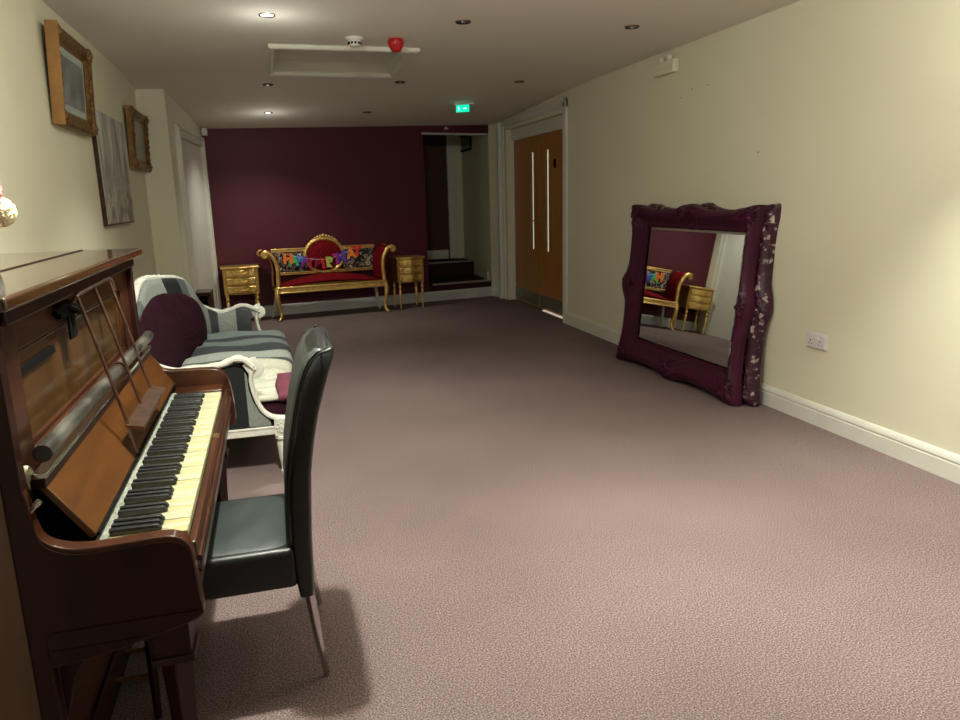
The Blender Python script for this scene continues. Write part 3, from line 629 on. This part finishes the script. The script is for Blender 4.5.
# music rest: a bent-wire desk hanging from a bracket with a narrow ledge
mrst = P_(MB().tube(spline([(-.492, 1.955, 1.135), (-.466, 1.952, 1.155), (-.461, 1.97, 1.163), (-.461, 2.15, 1.166), (-.461, 2.31, 1.166), (-.455, 2.335, 1.158), (-.452, 2.34, 1.13)], 4), .0055, n=8), 'music_rest', M['bronze'])
def MRp(mb, nme, m): o = local(pn, mb).build(nme, m, mrst); return o
for ya, yb in ((1.955, 1.955), (2.145, 2.155), (2.33, 2.335)):
    MRp(MB().tube([(-.461, ya, 1.16), (-.41, yb, .93), (-.388, yb, .828)], .0042, n=8), 'rest_bar', M['bronze'])
ld = MB().prism([(-.392, .826), (-.352, .812), (-.348, .820), (-.350, .824), (-.392, .832)], 1, 1.94, 2.36)
MRp(ld, 'rest_ledge', M['bronze'])
MRp(MB().tube([(-.390, 1.955, .83), (-.372, 1.945, .755)], .004, n=8), 'rest_foot', M['chrome'])
MRp(MB().tube([(-.390, 2.335, .83), (-.385, 2.34, .765)], .004, n=8), 'rest_foot', M['chrome'])
MRp(MB().box((-.495, 1.86, 1.12), (-.478, 1.99, 1.15)).tube([(-.485, 1.84, 1.135), (-.475, 1.90, 1.150), (-.468, 1.98, 1.12)], .007, n=8).box((-.485, 1.93, 1.06), (-.480, 1.99, 1.13)), 'rest_bracket', M['black'])

# flowers in a vase on the piano lid
fx, fy = -.655, 2.00
fl = empty('vase_of_flowers', (fx, fy, 1.226), 'grey vase of cream and pink artificial blooms on the piano lid', 'vase')
MB().lathe([(.022, 0), (.026, .01), (.030, .04), (.025, .08), (.018, .10), (.022, .112)], n=24).build('vase', mat('grey_glaze', (.10, .11, .11), .25, col2=(.14, .15, .15), scale=10), fl)
M['petal_cream'] = mat('cream_petals', (.78, .70, .50), .6, col2=(.72, .62, .36), scale=30)
M['petal_pink'] = mat('pink_petals', (.62, .13, .16), .55, col2=(.75, .32, .30), scale=20)
M['leaf'] = mat('dull_leaf', (.10, .11, .04), .6, col2=(.15, .16, .06), scale=20)
def bloom(c, r, m, freq, amp, nm):
    c = V(c); b = MB()
    def fn(u, v):
        a = 2*pi*u; e = pi*v; d = V((sin(e)*cos(a), sin(e)*sin(a), -cos(e)))
        k = abs(noise.noise(d*freq+c*50))+.5*abs(noise.noise(d*freq*2.3+c*90))
        return c+d*r*(1.05-amp*(1-min(1, k*2.2)))
    b.grid(fn, 64, 32, closed=True)
    rnd = random.Random(nm+str(c.x))
    for k in range(16):                      # loose outer petals
        a = rnd.uniform(0, 2*pi); e = rnd.uniform(-.9, 1.2); d = V((cos(a)*cos(e), sin(a)*cos(e), sin(e)))
        q = d.to_track_quat('Z', 'Y').to_matrix().to_4x4()
        b.grid(lambda u, v, q=q, d=d: c+d*r*.80+q @ V(((u-.5)*r*.9, (v-.5)*r*.9, r*(.22-.9*((u-.5)**2+(v-.5)**2)+.06*sin(u*20)))), 8, 8)
    return b.build(nm, m, fl, ang=80)
bloom((.043, .01, .137), .034, M['petal_cream'], 6, .30, 'cream_bloom')
bloom((.028, -.004, .185), .030, M['petal_pink'], 3, .35, 'pink_bloom')
bloom((-.04, .02, .16), .036, M['petal_cream'], 6, .30, 'cream_bloom')
bloom((-.02, -.045, .18), .032, M['petal_pink'], 3, .35, 'pink_bloom')
sm = MB()
for c in ((.050, .01, .165), (.036, -.004, .2), (-.04, .02, .18), (-.02, -.045, .19)): sm.tube([(0, 0, .05), (c[0]*.5, c[1]*.5, .11), c], .003, n=6)
sm.build('stem', M['leaf'], fl)

# ------------------------------------------------------------------ black leather dining chair at the piano
CY0, CY1 = 1.895, 2.320
dc = empty('dining_chair', (-.15, 2.11, 0), 'high backed black leather dining chair pulled up to the piano', 'chair')
def C_(mb, name, m, **k): return local(dc, mb).build(name, m, dc, **k)
def seatfn(u, v):
    pass
sb = MB().box((-.43, CY0, .335), (-.005, CY1, .452))
C_(sb, 'seat', M['leather_shaded'], bevel=.018, seg=4)
def cush(u, v):
    x = -.425+.412*u; y = CY0+.008+(CY1-CY0-.016)*v
    e = (1-(2*u-1)**6)*(1-(2*v-1)**6)
    return (x, y, .447+.016*e+.0022*noise.noise(V((x*16, y*9, 0)))*e*2)
C_(MB().grid(cush, 26, 26), 'seat_pad', M['leather'])
# backrest: scroll profile (front x, rear x, z)
BP = [(-.008, .036, .305), (-.018, .040, .38), (-.022, .042, .46), (-.018, .048, .56), (-.010, .054, .65), (.006, .068, .74), (.022, .086, .82), (.040, .108, .89), (.056, .124, .935), (.074, .136, .965), (.095, .138, .984), (.118, .134, .990)]
def back(i, j):
    t = j*(len(BP)-1); k = min(int(t), len(BP)-2); f = t-k
    fx_ = BP[k][0]+(BP[k+1][0]-BP[k][0])*f; bx_ = BP[k][1]+(BP[k+1][1]-BP[k][1])*f; z = BP[k][2]+(BP[k+1][2]-BP[k][2])*f
    a = 2*pi*i; c, s = cos(a), sin(a); e = .32
    c = abs(c)**e*(1 if c > 0 else -1); s = abs(s)**e*(1 if s > 0 else -1)
    return ((fx_+bx_)/2+(bx_-fx_)/2*c, (CY0+CY1)/2+(CY1-CY0)/2*s*(1-.13*max(0, (z-.86)/.13)**2.5), z+.010*(1-s*s)*max(0, (z-.8)/.2))
bb = MB().grid(back, 56, 44, closed=True)
def bcap(u, v):
    p = V(back(u, 1)); c = V(((BP[-1][0]+BP[-1][1])/2, (CY0+CY1)/2, p.z))
    return c+(p-c)*v+V((0, 0, .004*(1-v*v)))
bb.grid(bcap, 56, 6, closed=True)
C_(bb, 'backrest', M['leather_shaded'], ang=60)
C_(MB().grid(lambda u, v: V((BP[0][0], 0, 0)) if 0 else V((lambda t: (BP[int(t)][0]+(BP[min(int(t)+1, 11)][0]-BP[int(t)][0])*(t-int(t))-.0035, CY0+.03+(CY1-CY0-.06)*u, BP[int(t)][2]+(BP[min(int(t)+1, 11)][2]-BP[int(t)][2])*(t-int(t))))(2.5+8.0*v)), 4, 30), 'backrest_face', M['leather'], solid=.003, offset=0)
C_(MB().grid(lambda u, v: ((BP[0][0]+.004)+(BP[0][1]-BP[0][0]-.008)*u, CY0+.004+(CY1-CY0-.008)*v, .306), 2, 2), 'backrest_base', M['leather_shaded'])
seam = MB()
for yy in (CY0+.004, CY1-.004): seam.tube([(BP[k][0]+.001, yy, BP[k][2]) for k in range(2, len(BP))], .003, n=6)
seam.tube([(BP[-1][0]-.018, CY0+.006, .983), (BP[-1][0]-.018, (CY0+CY1)/2, .993), (BP[-1][0]-.018, CY1-.006, .983)], .003, n=6)
C_(seam, 'piping', M['leather_shaded'])
for (x0, y0, x1, y1) in ((.020, CY0+.022, .053, CY0+.075), (.020, CY1-.022, .058, CY1+.055)):
    C_(MB().tube([(x0, y0, .315), ((x0+x1)/2-.002, (y0+y1)/2, .16), (x1, y1, 0)], [.015, .013, .009], n=4), 'leg', M['chrome'], bevel=.002)
for y in (CY0+.03, CY1-.03):
    C_(MB().tube([(-.40, y, .345), (-.405, y, 0)], [.016, .011], n=4), 'leg', M['mahogany_dark'], bevel=.002)

# ------------------------------------------------------------------ striped white sofa beyond the piano
YN, YF = 3.74, 5.78
so = empty('carved_sofa', (-.45, 4.76, 0), 'white carved sofa with silver and charcoal stripes and plum oval back', 'sofa')
def S_(mb, name, m, **k): return local(so, mb).build(name, m, so, **k)
# plan of the curved back: points (x, y, crest z)
CREST = [(-.14, YN, .570), (-.175, YN, .606), (-.222, YN, .616), (-.27, YN, .597), (-.33, YN, .586), (-.42, YN, .580), (-.53, YN+.01, .582), (-.63, YN+.06, .63), (-.70, 3.95, .72), (-.735, 4.15, .83), (-.745, 4.35, .90), (-.748, 4.6, .945), (-.712, 4.85, .935), (-.640, 5.2, .895), (-.600, 5.42, .83), (-.588, 5.6, .725), (-.548, 5.72, .64), (-.463, YF, .59), (-.40, YF, .573), (-.328, YF, .590), (-.253, YF, .612), (-.197, YF, .596), (-.14, YF, .572)]
cs = spline(CREST, 8)
S_(MB().tube(cs, [(.016+.004*abs(sin(i*.35)), .024) for i in range(len(cs))], n=10, up=(0, 0, 1)), 'crest_rail', M['white_wood'])
# carved acanthus bumps along the crest
cb2 = MB()
for i in range(60, len(cs)-50, 2):
    p = cs[i]; cb2.ball(p+V((.006, 0, .012)), .013, n=8, m=5, rz=.007+.003*abs(sin(i*.5)))
S_(cb2, 'crest_carving', M['white_wood'])
def backpt(i, v, off=0, zlow=.36):
    p = cs[i]; a = cs[max(i-1, 0)]; b = cs[min(i+1, len(cs)-1)]; t = V((b.x-a.x, b.y-a.y, 0)).normalized(); n = V((t.y, -t.x, 0))   # towards the seat
    z = zlow+(p.z-.012-zlow)*v; lean = .10*(1-v)*max(0, min(1, (p.z-.6)/.3))
    return V((p.x, p.y, z))+n*(off+lean+.02*sin(pi*v))
i0, i1 = 44, len(cs)-45      # back proper; arms on both sides
ia, ib = 6, len(cs)-7
def surf(a, b, off, zl=.36): return lambda u, v: backpt(int(round(a+(b-a)*u)), v, off, zl)
S_(MB().grid(surf(i0+6, i1-2, .012), (i1-i0-8), 14), 'back_upholstery', M['stripe_back'], solid=.03, offset=-1)
S_(MB().grid(surf(i1-4, ib-2, .010), ib-i1+2, 10), 'arm_upholstery', M['stripe_far'], solid=.03, offset=-1)
S_(MB().grid(surf(ia+3, i0+6, .006), i0-ia+3, 10), 'arm_upholstery', M['stripe_x'], solid=.02, offset=-1)
# front arm posts: scroll, sweeping curve and block
for ys, sgn in ((YN, 1), (YF, 1)):
    path = spline([(-.150, ys, .548), (-.158, ys, .50), (-.148, ys, .43), (-.120, ys, .35), (-.075, ys, .305), (-.01, ys, .290)], 6)
    S_(MB().tube(path, [(.014, .024)]*len(path), n=10, up=(1, 0, 0)), 'arm_post', M['white_wood'])
    sp_ = [(-.135+.034*(1-k/26)*cos(k*.5+1.2), ys, .560+.034*(1-k/26)*sin(k*.5+1.2)) for k in range(24)]
    S_(MB().tube(sp_, [(.0055*(1-k/40), .027) for k in range(24)], n=8, up=(0, 1, 0)).ball((-.135, ys, .56), .010, ry=.029), 'arm_scroll', M['white_wood'])
    b = MB().box((-.062, ys-.03, .205), (.002, ys+.03, .295)); b.ball((-.03, ys-.031, .25), .018, ry=.006)
    for k in range(8): b.ball((-.03+.018*cos(k*pi/4), ys-.031, .25+.024*sin(k*pi/4)), .008, n=8, m=5, ry=.005)
    S_(b, 'arm_block', M['white_wood'], bevel=.004)
    S_(MB().lathe([(.030, .205), (.036, .198), (.036, .188), (.022, .178), (.028, .165), (.026, .12), (.018, .05), (.014, .02), (.020, .012), (.018, 0)], n=20, T=Matrix.Translation((-.03, ys, 0))), 'leg', M['white_wood'])
for ys in (YN+.12, YF-.12):
    S_(MB().tube([(-.60, ys, .22), (-.66, ys, .1), (-.72, ys, 0)], [.025, .02, .016], n=8), 'leg', M['white_wood'])
# outer near arm fabric panel with the sweeping front edge
pa = [(-.64, .26), (-.07, .26), (-.075, .29), (-.12, .335), (-.15, .40), (-.165, .46), (-.166, .53), (-.19, .575), (-.23, .588), (-.30, .572), (-.42, .562), (-.53, .562), (-.64, .60)]
S_(MB().prism(pa, 1, YN-.012, YN+.014), 'outer_arm_panel', M['stripe_near'])
S_(MB().tube([(x, YN-.013, z) for x, z in pa[1:-1]], .006, n=6), 'arm_braid', M['black'])
# rails
S_(MB().box((-.66, YN-.022, .212), (-.06, YN+.02, .258)).box((-.66, YN-.026, .246), (-.06, YN, .258)), 'side_rail', M['white_wood'], bevel=.004)
S_(MB().box((-.66, YF-.02, .212), (-.06, YF+.022, .258)), 'side_rail', M['white_wood'], bevel=.004)
fy_ = MB()
fy_.grid(lambda u, v: (-.012+.055*sin(pi*u)**.7+(.016 if .2 < v < .8 else 0), YN+(YF-YN)*u, .205+.065*v-.02*abs(sin(4*pi*u))*(v < .1)), 60, 6)
S_(fy_, 'front_rail', M['white_wood'], solid=.03, offset=-1)
S_(MB().grid(lambda u, v: (-.68+.655*v+.06*v*sin(pi*u)**.7, YN+.02+(YF-YN-.04)*u, .30+.0*v), 20, 8), 'seat_deck', M['plum'], solid=.08, offset=0)
def scush(u, v):
    # u along y, v: wraps over from near face bottom .. top
    y = 4.02+(YF-.05-4.02)*u; xf = .045+.035*sin(pi*min(1, max(0, (y-3.8)/1.9)))
    x = -.62+(xf+.62)*v; e = (1-abs(2*v-1)**7)*(1-abs(2*u-1)**9)
    return (x, y, .335+.115*max(e, 0)**.35+.012*sin(y*23)*e+.006*sin(x*15+y*8)*e)
S_(MB().grid(scush, 60, 36), 'seat_cushion', M['stripe_seat'])
# plum base of the seat, seen at the near end and along the front edge
def pbase(u, v):
    y = YN+.03+(YF-YN-.06)*u; xf = .030+.050*sin(pi*u)**.6; x = -.62+(xf+.62)*v; e = (1-abs(2*v-1)**9)*(1-abs(2*u-1)**24)
    return (x, y, .30+.052*max(e, 0)**.5)
S_(MB().grid(pbase, 60, 24), 'seat_base', M['plum'])
S_(MB().grid(lambda u, v: (-.03+.10*u+.004*sin(v*9), 3.80+.32*v, .375+.028*sin(pi*v)*sin(pi*u)+(.05*v)), 10, 14), 'folded_throw', M['plum_lit'], solid=.03)  # plum cloth patch with the lamplight put into its colour
S_(MB().grid(lambda u, v: (-.30+.27*u, 3.82+.30*v, .368+.006*sin(v*20)+.055*v), 10, 14), 'seat_side_cloth', M['cream_cloth'], solid=.02)
# big oval plum back cushion panel
ocy, oa, ob = 4.62, .84, .24
def oval(r, t):
    a = 2*pi*r; rr = t; y = ocy+oa*rr*cos(a); zz = .585+.262*rr*sin(a)
    # nearest crest index by y over the back
    best = min(range(i0, i1), key=lambda i: abs(cs[i].y-y)); p = cs[best]
    v = max(0, (zz-.36)/(p.z-.012-.36)); q = backpt(best, v, .035+.045*(1-rr*rr)); return (q.x, y, zz)
S_(MB().grid(oval, 64, 10, closed=True), 'oval_back_panel', M['plum'], solid=.02, offset=0)
S_(MB().tube([oval(k/64, 1.0) for k in range(65)], .007, n=8), 'oval_piping', M['plum'])

# small dark box behind the sofa
bx = empty('wooden_box', (-.565, 7.15, 0), 'dark open-fronted wooden box standing behind the sofa by the white door', 'box')
b_ = MB().box((-.03, -.15, 0), (.0, .15, .58)).box((-.14, -.15, 0), (-.11, .15, .58)).box((-.14, -.15, .56), (.0, .15, .59)).box((-.14, -.15, 0), (0, .15, .03))
b_.build('carcass', M['mahogany'], bx, bevel=.003)
MB().box((-.11, -.10, .03), (-.03, .14, .56)).build('interior', M['black'], bx)

# ------------------------------------------------------------------ gold settee
gs = empty('gold_settee', (.672, 8.93, 0), 'gold framed settee with crimson seat and oval back against the plum wall', 'settee', rz=R(9))
# settee frame: x across (-.7 .. .7), y 0 front .. .40 back
def G_(mb, name, m, **k): return mb.build(name, m, gs, **k)
G_(MB().box((-.66, -.01, .325), (.66, .03, .375)).tube([(-.66, -.012, .385), (.66, -.012, .385)], .014, n=10).tube([(-.66, -.014, .328), (.66, -.014, .328)], .010, n=10), 'front_rail', M['gold'], bevel=.004)
G_(MB().box((-.67, .0, .33), (-.63, .36, .385)).box((.63, .0, .33), (.67, .36, .385)).box((-.66, .33, .33), (.66, .37, .385)), 'side_rail', M['gold'], bevel=.004)
G_(MB().grid(lambda u, v: (-.62+1.24*u, .005+.34*v, .385+(.115*sin(pi*u)**.8+.0)*(.35+.65*sin(pi*min(1, v*.9+.05)))+.004*0), 40, 16), 'seat', M['red'], solid=.02, offset=0)
# cabriole legs
for s in (-1, 1):
    lp = spline([(s*.648, .012, .385), (s*.665, -.004, .30), (s*.655, -.008, .20), (s*.635, 0, .10), (s*.640, -.015, .04), (s*.665, -.03, .014)], 6)
    n_ = len(lp); G_(MB().tube(lp, [(.036-.020*min(1, k/n_*1.5), .030-.014*min(1, k/n_*1.5)) for k in range(n_)], n=10).ball((s*.665, -.03, .014), .02, rz=.014), 'leg', M['gold'])
    lp = spline([(s*.62, .34, .36), (s*.63, .33, .24), (s*.65, .35, .10), (s*.68, .385, .0)], 6)
    G_(MB().tube(lp, .020, n=8), 'leg', M['white_wood'])
    # scroll arm: S-curve front and back, red inside
    pr = spline([(s*.645, 0, .36), (s*.640, 0, .48), (s*.635, 0, .58), (s*.650, 0, .68), (s*.690, 0, .76), (s*.735, 0, .800), (s*.775, 0, .800), (s*.790, 0, .770), (s*.765, 0, .752), (s*.750, 0, .772)], 6)
    G_(MB().tube(pr, [(.017, .024)]*len(pr), n=10, up=(0, 1, 0)), 'arm_post', M['gold'])
    G_(MB().tube([p+V((0, .36, 0)) for p in pr], .018, n=8), 'rear_post', M['gold'])
    k2 = len(pr)-16
    G_(MB().grid(lambda u, v, pr=pr, k2=k2, s=s: pr[int(round(3+(k2-3)*u))]+V((-s*(.016+.018*sin(pi*v)), .36*v, 0)), k2-3, 8), 'arm_upholstery', M['red'], solid=.025, offset=0)
    rl = spline([(s*.768, -.018, .776), (s*.768, .10, .776)], 3); G_(MB().tube(rl, .024, n=14), 'arm_scroll', M['gold'])
    for k in range(3): G_(MB().tube([(s*.77+.030*(1-k*.3)*cos(q*.6), -.024-.003*k, .778+.030*(1-k*.3)*sin(q*.6)) for q in range(12)], .005, n=6), 'scroll_carving', M['gold']) if k == 0 else None
# back frame
yb_ = .36
for s in (-1, 1):
    a_, b_ = sorted((s*.64, s*.24))
    G_(MB().box((a_, yb_-.02, .775), (b_, yb_+.02, .815)).tube([(a_, yb_-.022, .812), (b_, yb_-.022, .812)], .010), 'top_rail', M['gold'], bevel=.004)
G_(MB().box((-.64, yb_-.02, .498), (.64, yb_+.02, .532)).tube([(-.64, yb_-.022, .526), (.64, yb_-.022, .526)], .010), 'lower_rail', M['gold'], bevel=.004)
ring = [(.238*cos(a), yb_-.01, .712+.205*sin(a)) for a in [2*pi*k/48 for k in range(49)]]
G_(MB().tube(ring, [(.022, .026)]*49, n=10, up=(0, 1, 0)), 'oval_frame', M['gold'])
# little carved crest on top
cr_ = MB()
for k in range(-5, 6):
    a = pi/2-k*.14; cr_.ball((.25*cos(a), yb_-.018, .712+.226*sin(a)+.012*(1-abs(k)/6)), .02, n=10, m=6, rx=.018, ry=.014, rz=.014+.012*(1-abs(k)/5), T=Matrix.Rotation(k*.14, 3, 'Y').to_4x4())
cr_.ball((0, yb_-.024, .955), .022, rz=.024, ry=.014)
G_(cr_, 'carved_crest', M['gold'])
def tuft(u, v):
    a = 2*pi*u; r = v; x = .222*r*cos(a); z = .712+.190*r*sin(a); return (x, yb_-.012-.05*(1-r*r)-.006*cos(x*110)*cos(z*110)*(1-r**4), z)
G_(MB().grid(tuft, 64, 20, closed=True), 'oval_back_pad', M['red'], ang=80)
def pattern():
    m = mat('black_and_white_pattern', (.02, .02, .02), .6); nt = m.node_tree; N = nt.nodes; L = nt.links; b = N['Principled BSDF']
    tc = N.new('ShaderNodeTexCoord'); n = N.new('ShaderNodeTexNoise'); n.inputs['Scale'].default_value = 15; n.inputs['Detail'].default_value = 1; n.inputs['Distortion'].default_value = 1.5
    L.new(tc.outputs['Object'], n.inputs[0]); r = N.new('ShaderNodeValToRGB'); r.color_ramp.interpolation = 'CONSTANT'; e = r.color_ramp.elements
    e[0].color = (.015, .013, .016, 1); e[1].position = .52; e[1].color = (.72, .62, .50, 1); q = e.new(.60); q.color = (.02, .018, .02, 1)
    L.new(n.outputs[0], r.inputs[0]); L.new(r.outputs[0], b.inputs['Base Color']); return m
M['pattern'] = pattern()
for s in (-1, 1): G_(MB().box((min(s*.23, s*.625), yb_-.005, .53), (max(s*.23, s*.625), yb_+.012, .778)), 'patterned_panel', M['pattern'])

# birthday letters strung across the settee's back
bn = empty('letter_bunting', (.672, 8.93, .5), 'colourful felt letters reading HAPPY BIRTHDAY strung across the gold settee back', 'bunting', rz=R(9))
LET = [('H', -.455, .735, (.85, .17, .02)), ('A', -.392, .712, (.05, .42, .10)), ('P', -.332, .702, (.03, .16, .48)), ('P', -.272, .688, (.16, .02, .25)), ('Y', -.195, .665, (.34, .01, .05)),
       ('B', -.105, .655, (.20, .003, .02)), ('I', -.030, .655, (.60, .008, .02)), ('R', .050, .668, (.42, .46, .08)), ('T', .135, .695, (.42, .02, .16)), ('H', .200, .715, (.12, .03, .30)),
       ('D', .262, .735, (.06, .06, .36)), ('A', .328, .760, (.80, .22, .02)), ('Y', .395, .785, (.70, .03, .02))]
for ch_, x, z, c in LET:
    cu_ = bpy.data.curves.new('letter', 'FONT'); cu_.body = ch_; cu_.size = .165; cu_.extrude = .006; cu_.offset = .009; cu_.align_x = 'CENTER'
    t_ = bpy.data.objects.new('tmp', cu_); COL.objects.link(t_); dg = bpy.context.evaluated_depsgraph_get()
    me = bpy.data.meshes.new_from_object(t_.evaluated_get(dg)); bpy.data.objects.remove(t_)
    me.transform(Matrix.Translation((x, yb_-.070, z-.5-.09)) @ Matrix.Rotation(random.uniform(-.15, .15), 4, 'Y') @ Matrix.Rotation(R(86), 4, 'X'))
    me.materials.clear(); me.materials.append(mat('felt_'+ch_, c, .8, col2=tuple(min(1, k*1.3) for k in c), scale=30))
    o = bpy.data.objects.new('letter', me); COL.objects.link(o); o.parent = bn
sg_ = spline([(-.64, yb_-.03, .80-.5), (-.45, yb_-.066, .745-.5), (-.2, yb_-.068, .685-.5), (0, yb_-.068, .668-.5), (.15, yb_-.068, .70-.5), (.40, yb_-.066, .79-.5), (.62, yb_-.03, .81-.5)], 6)
MB().tube(sg_, .002, n=6).build('string', M['plastic'], bn)

# ------------------------------------------------------------------ gold bedside tables
def bedside():
    o = empty('bedside_table', (0, 0, 0), None, 'bedside table', 'gilded bedside tables beside the settee')
    W, D = .195, .30
    def front(u, z): return -.022*cos(pi*u)-.012*cos(3*pi*u)    # bowed front
    def slab(z0, z1, ov, nme, m, y1=D, **k):
        n = 16; poly = [(-W-ov, y1+ov*.3)]+[((-1+2*i/n)*(W+ov), front((-1+2*i/n)/2, 0)-ov) for i in range(n+1)]+[(W+ov, y1+ov*.3)]
        return MB().prism(poly, 2, z0, z1).build(nme, m, o, **k)
    slab(.632, .655, .018, 'top', M['gold'], bevel=.006)
    slab(.335, .632, 0, 'body', M['gold_body'], bevel=.004)
    for k in range(3):
        z0 = .352+k*.094; n = 12
        poly = [((-1+2*i/n)*(W-.035), front((-1+2*i/n)/2, 0)-.014) for i in range(n+1)]+[(W-.035, .02), (-W+.035, .02)]
        d = MB().prism(poly, 2, z0, z0+.078).build('drawer', M['gold'], o, bevel=.010, seg=3)
        hn = MB()
        for s in (-1, 1): hn.ball((s*.07, front(.18, 0)-.018, z0+.042), .009, n=8, m=6)
        hn.tube(spline([(-.07, -.040, z0+.04), (-.035, -.052, z0+.028), (0, -.055, z0+.032), (.035, -.052, z0+.028), (.07, -.040, z0+.04)], 4), .006, n=8)
        hn.build('handle', M['gold'], d)
    for (x, y) in ((-W+.03, .012), (W-.03, .012), (-W+.03, D-.03), (W-.03, D-.03)):
        MB().lathe([(.016, .335), (.020, .325), (.012, .310), (.024, .285), (.024, .272), (.012, .255), (.020, .235), (.018, .12), (.011, .03), (.015, .018), (.010, 0)], n=14, T=Matrix.Translation((x, y, 0))).build('leg', M['gold'], o)
    return o
bt = bedside(); bt.location = (-.370, 8.87, 0); bt.rotation_euler.z = R(5); bt['label'] = 'gold three drawer bedside table left of the settee, beside the white door'
b2 = copy_tree(bt); b2.location = (1.665, 9.16, 0); b2.rotation_euler.z = R(9); b2['label'] = 'gold three drawer bedside table right of the settee, beside the steps'; b2.scale = (.9, .9, 1)
